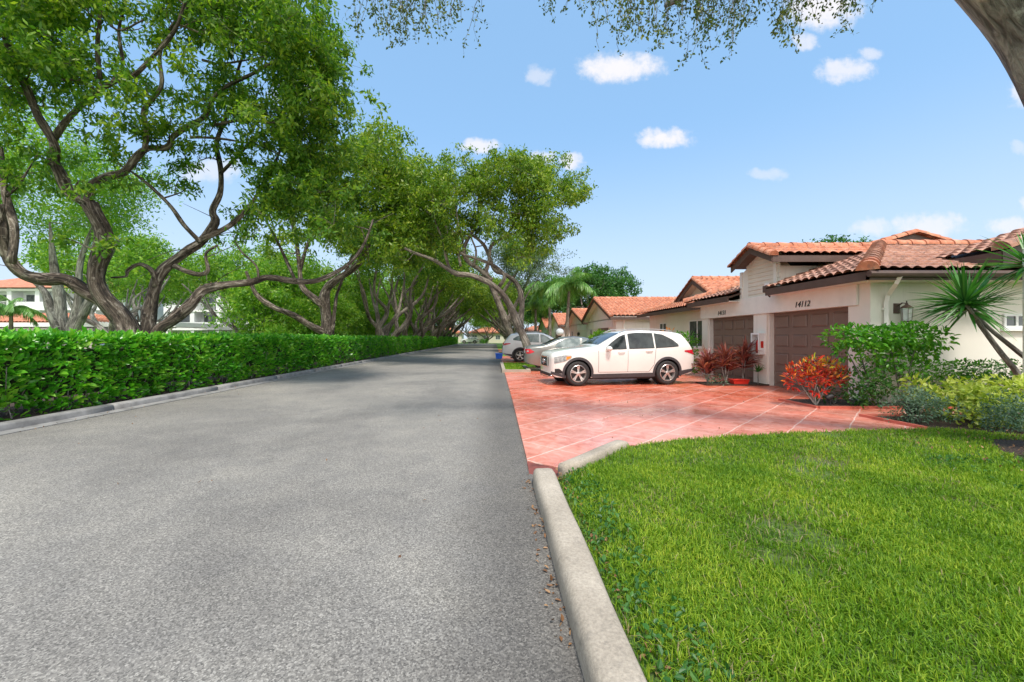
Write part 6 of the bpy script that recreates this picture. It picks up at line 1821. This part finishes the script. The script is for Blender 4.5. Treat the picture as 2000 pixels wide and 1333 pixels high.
C = [(rng.uniform(-.2, .2), 0, rng.uniform(.9, 1.25), .15) for _ in range(5)]
bush('orange_bromeliad', 'orange flowering plant beside the white globe lamp', 'plant', (4.55, 24, 0), C, .2, 60, M['flower_orange'], wd=.2, stems=stems((0, 0, 0), [(-.1, 0, .9), (.1, 0, .9)], .015))
for i, (x, y, lab) in enumerate(((4.6, 33.5, 'green shrub at the foot of the left palm'), (6.6, 34.5, 'green shrub by the townhouse wall behind the globe lamp'), (2.2, 52, 'leafy shrub by the far driveway under the trees'), (-2.5, 100, 'low green shrub on the lawn across the street end'))):
    C = [(rng.uniform(-.9, .9), rng.normal(0, .2), rng.uniform(.2, .9), .34) for _ in range(12)]
    bush('garden_shrub', lab, 'shrub', (x, y, 0), C, .18, 90, M['leaf_ixora'], group='garden shrubs further down the street', near=False)
# grass on the island
P = np.column_stack([rng.uniform(.46, 1.3, 5000), rng.uniform(16.6, 21.4, 5000), np.full(5000, .08)])
P2 = np.column_stack([rng.uniform(1.3, 3.2, 5000), rng.uniform(19.1, 21.4, 5000), np.full(5000, .08)])
P = np.vstack([P, P2]); a_, f_ = blades(P, np.full(len(P), .06), np.full(len(P), .02), .5)
tagp(link('island_grass', fast_mesh('island_grass', a_, f_, [M['grass']])), kind='stuff')

# ------------------------------------------------------------ cars
make_car('suv', 'white suv with black arch trim parked broadside on the red driveway', 'car', SUV, (1.542, 12.478, DZ), R(7.5), .95).scale = (.95, .95, .985)
sd_ = make_car('sedan', 'silver sedan parked nose-in behind the white suv, tail towards the road', 'car', SEDAN, (6.12, 17.55, DZ), PI - R(1), 1.0)
s2 = make_car('suv', 'white suv with red tail light parked behind the leaning trunk', 'car', SUV2, (5.15, 24.5, .02), PI, 1.02)
for i, (x, y, rz, lab, src) in enumerate(((-34.5, 36.2, PI / 2, 'car under the far-left carport, roof just above the hedge', sd_), (-26.5, 33, PI / 2, 'car under the carport left of the big oak', s2), (-22.5, 46, PI / 2, 'car under the carport below the low oak limb', s2),
                                        (-19.5, 41, 0.1, 'silver car parked in the open behind the second oak', sd_), (-8.6, 104, .0, 'white car parked in front of the end villa', s2), (-13.2, 61, .0, 'car glimpsed behind the hedge between the second and third oak', sd_))):
    dup(src, (x, y, -.02), rz, 1.0, lab, 'cars beyond the hedge and at the street end')

# ------------------------------------------------------------ small things
O = (3.55, 22.3, 0.02)
lp = thing('globe_lamp', 'white globe lamp on a short black post between the parked cars', 'street lamp', O)
b = MB(); b.lathe([(.09, 0), (.09, .06), (.045, .1), (.04, 1.40), (.075, 1.43), (.09, 1.50), (.06, 1.53)], n=14); b.build('post', M['black'], lp, smooth=True)
b = MB(); b.lathe([(.02 + .20 * math.sin(PI * k / 14), 1.70 - .20 * math.cos(PI * k / 14)) for k in range(15)], n=20); b.build('globe', M['globe'], lp, smooth=True)
O = (.30, 27.5, .02)
bn = thing('recycling_bin', 'blue plastic recycling bin at the road edge beside the far suv', 'bin', O)
b = MB(); b.add([(-.20, -.15, 0), (.20, -.15, 0), (.20, .15, 0), (-.20, .15, 0), (-.25, -.19, .36), (.25, -.19, .36), (.25, .19, .36), (-.25, .19, .36), (-.22, -.16, .33), (.22, -.16, .33), (.22, .16, .33), (-.22, .16, .33), (-.18, -.13, .03), (.18, -.13, .03), (.18, .13, .03), (-.18, .13, .03)],
                [(0, 3, 2, 1), (0, 1, 5, 4), (1, 2, 6, 5), (2, 3, 7, 6), (3, 0, 4, 7), (4, 5, 9, 8), (5, 6, 10, 9), (6, 7, 11, 10), (7, 4, 8, 11), (8, 9, 13, 12), (9, 10, 14, 13), (10, 11, 15, 14), (11, 8, 12, 15), (12, 13, 14, 15)])
b.build('tub', M['blue_bin'], bn)
b = MB(); b.tube([[-.26, -.2, .35, .015], [.26, -.2, .35, .015], [.26, .2, .35, .015], [-.26, .2, .35, .015], [-.26, -.2, .35, .015]], 6); b.build('rim', M['blue_bin'], bn)
# extinguisher cabinet on the pillar
O = (WX, 12.14, 1.24)
cb = thing('extinguisher_cabinet', 'white framed cabinet with red fire extinguisher on the pillar between the garages', 'cabinet', O)
b = MB()
w2, hh, dp = .18, .31, .17
b.box(-dp, 0, -w2, -w2 + .02, -hh, hh); b.box(-dp, 0, w2 - .02, w2, -hh, hh)
b.box(-dp, 0, -w2 + .02, w2 - .02, hh - .02, hh); b.box(-dp, 0, -w2 + .02, w2 - .02, -hh, -hh + .02); b.box(-.01, 0, -w2 + .02, w2 - .02, -hh + .02, hh - .02)
b.build('case', M['white'], cb)
b = MB()
for (y0, y1, z0, z1) in ((-w2 - .01, w2 + .01, hh - .04, hh + .01), (-w2 - .01, w2 + .01, -hh - .01, -hh + .04), (-w2 - .01, -w2 + .035, -hh + .04, hh - .04), (w2 - .035, w2 + .01, -hh + .04, hh - .04)): b.box(-dp - .02, -dp - .002, y0, y1, z0, z1)
b.build('door_frame', M['white'], cb)
b = MB(); b.box(-.13, -.05, -w2 - .004, -w2 - .001, -.12, .08); b.build('warning_sticker', M['red_item'], cb)
fx = thing('fire_extinguisher', 'red fire extinguisher inside the white cabinet on the pillar', 'extinguisher', (WX - .09, 12.14, .95))
b = MB(); b.lathe([(.05, 0), (.06, .01), (.06, .33), (.04, .38), (.02, .40)], n=14); b.build('cylinder', M['red_item'], fx, smooth=True)
b = MB(); b.lathe([(.022, .40), (.022, .44), (.01, .46)], n=10); b.box(-.07, .02, -.01, .01, .455, .475); b.tube([[0, .03, .43, .008], [0, .08, .38, .008], [0, .075, .2, .01]], 6); b.build('valve', M['metal_grey'], fx)
O = (7.15, 11.98, .06)
pt = thing('planter', 'low red planter trough at the foot of the burgundy clump', 'planter', O)
b = MB(); b.add([(-.2, -.1, 0), (.2, -.1, 0), (.2, .1, 0), (-.2, .1, 0), (-.23, -.12, .14), (.23, -.12, .14), (.23, .12, .14), (-.23, .12, .14), (-.2, -.1, .12), (.2, -.1, .12), (.2, .1, .12), (-.2, .1, .12)],
                [(0, 3, 2, 1), (0, 1, 5, 4), (1, 2, 6, 5), (2, 3, 7, 6), (3, 0, 4, 7), (4, 5, 9, 8), (5, 6, 10, 9), (6, 7, 11, 10), (7, 4, 8, 11), (8, 9, 10, 11)])
b.build('trough', M['red_item'], pt)
b = MB(); b.tube([[-.235, -.125, .135, .012], [.235, -.125, .135, .012], [.235, .125, .135, .012], [-.235, .125, .135, .012], [-.235, -.125, .135, .012]], 6); b.build('rim', M['red_item'], pt)
# wall lantern on the side wall
O = (8.44, 8.61, 1.98)
wl = thing('wall_lantern', 'brown metal wall lantern with glass panes on the pale side wall', 'lantern', O)
b = MB(); b.box(-.06, .06, -.025, 0, -.05, .16); b.tube([[0, -.02, .10, .018], [.03, -.10, .16, .015], [.05, -.16, .15, .012], [.05, -.17, .08, .01]], 6)
b.lathe([(.10, .05), (.11, .055), (.03, .12), (.012, .17), (.012, .2)], (.05, -.17, 0), 6)
b.lathe([(.075, -.24), (.085, -.235), (.085, -.215)], (.05, -.17, 0), 6)
for k in range(6): 
    a = k * PI / 3; b.tube([[.05 + .095 * math.cos(a), -.17 + .095 * math.sin(a), .055, .006], [.05 + .078 * math.cos(a), -.17 + .078 * math.sin(a), -.22, .006]], 4)
b.build('frame', M['fascia'], wl)
b = MB(); b.lathe([(.07, -.215), (.088, .05)], (.05, -.17, 0), 6); b.build('glass', M['glassy_lamp'], wl)
O = (8.1, 39.0, 1.75)
wl = thing('wall_lantern', 'small dark lantern on the wall of the townhouse behind the palms', 'lantern', O)
b = MB(); b.box(-.03, 0, -.08, .08, -.1, .15); b.lathe([(.04, -.2), (.12, .05), (.02, .2)], (-.15, 0, 0), 6); b.tube([[-.01, 0, .1, .02], [-.15, 0, .22, .015]], 5); b.build('frame', M['metal_dark'], wl)
# garden spotlights
def spot(label, loc, rz, sc):
    s = thing('garden_spotlight', label, 'spotlight', loc, rz, 'black garden spotlights'); s.scale = (sc, sc, sc)
    b = MB(); b.tube([[0, 0, -.05, .012], [0, 0, .12, .016]], 8); b.box(-.02, .02, -.02, .02, .10, .15); b.build('stake', M['black'], s)
    b = MB(); b.lathe([(.03, -.07), (.055, -.05), (.06, .05), (.07, .09), (.06, .085)], (0, 0, 0), 14, 'x')
    ca, sa = math.cos(-.6), math.sin(-.6)
    b.v = [(x * ca - z * sa, y, x * sa + z * ca + .19) for x, y, z in b.v]; b.build('lamp_head', M['black'], s, smooth=True)
    b = MB(); b.box(-.15, .0, -.055, .055, .275, .285); b.build('visor', M['black'], s)
spot('black garden spotlight with a visor at the edge of the front bed', (6.80, 6.72, .05), .3, 1.15)
spot('black garden spotlight at the foot of the croton', (6.72, 8.2, .07), 2.6, .9)
W.cycles_visibility if False else None
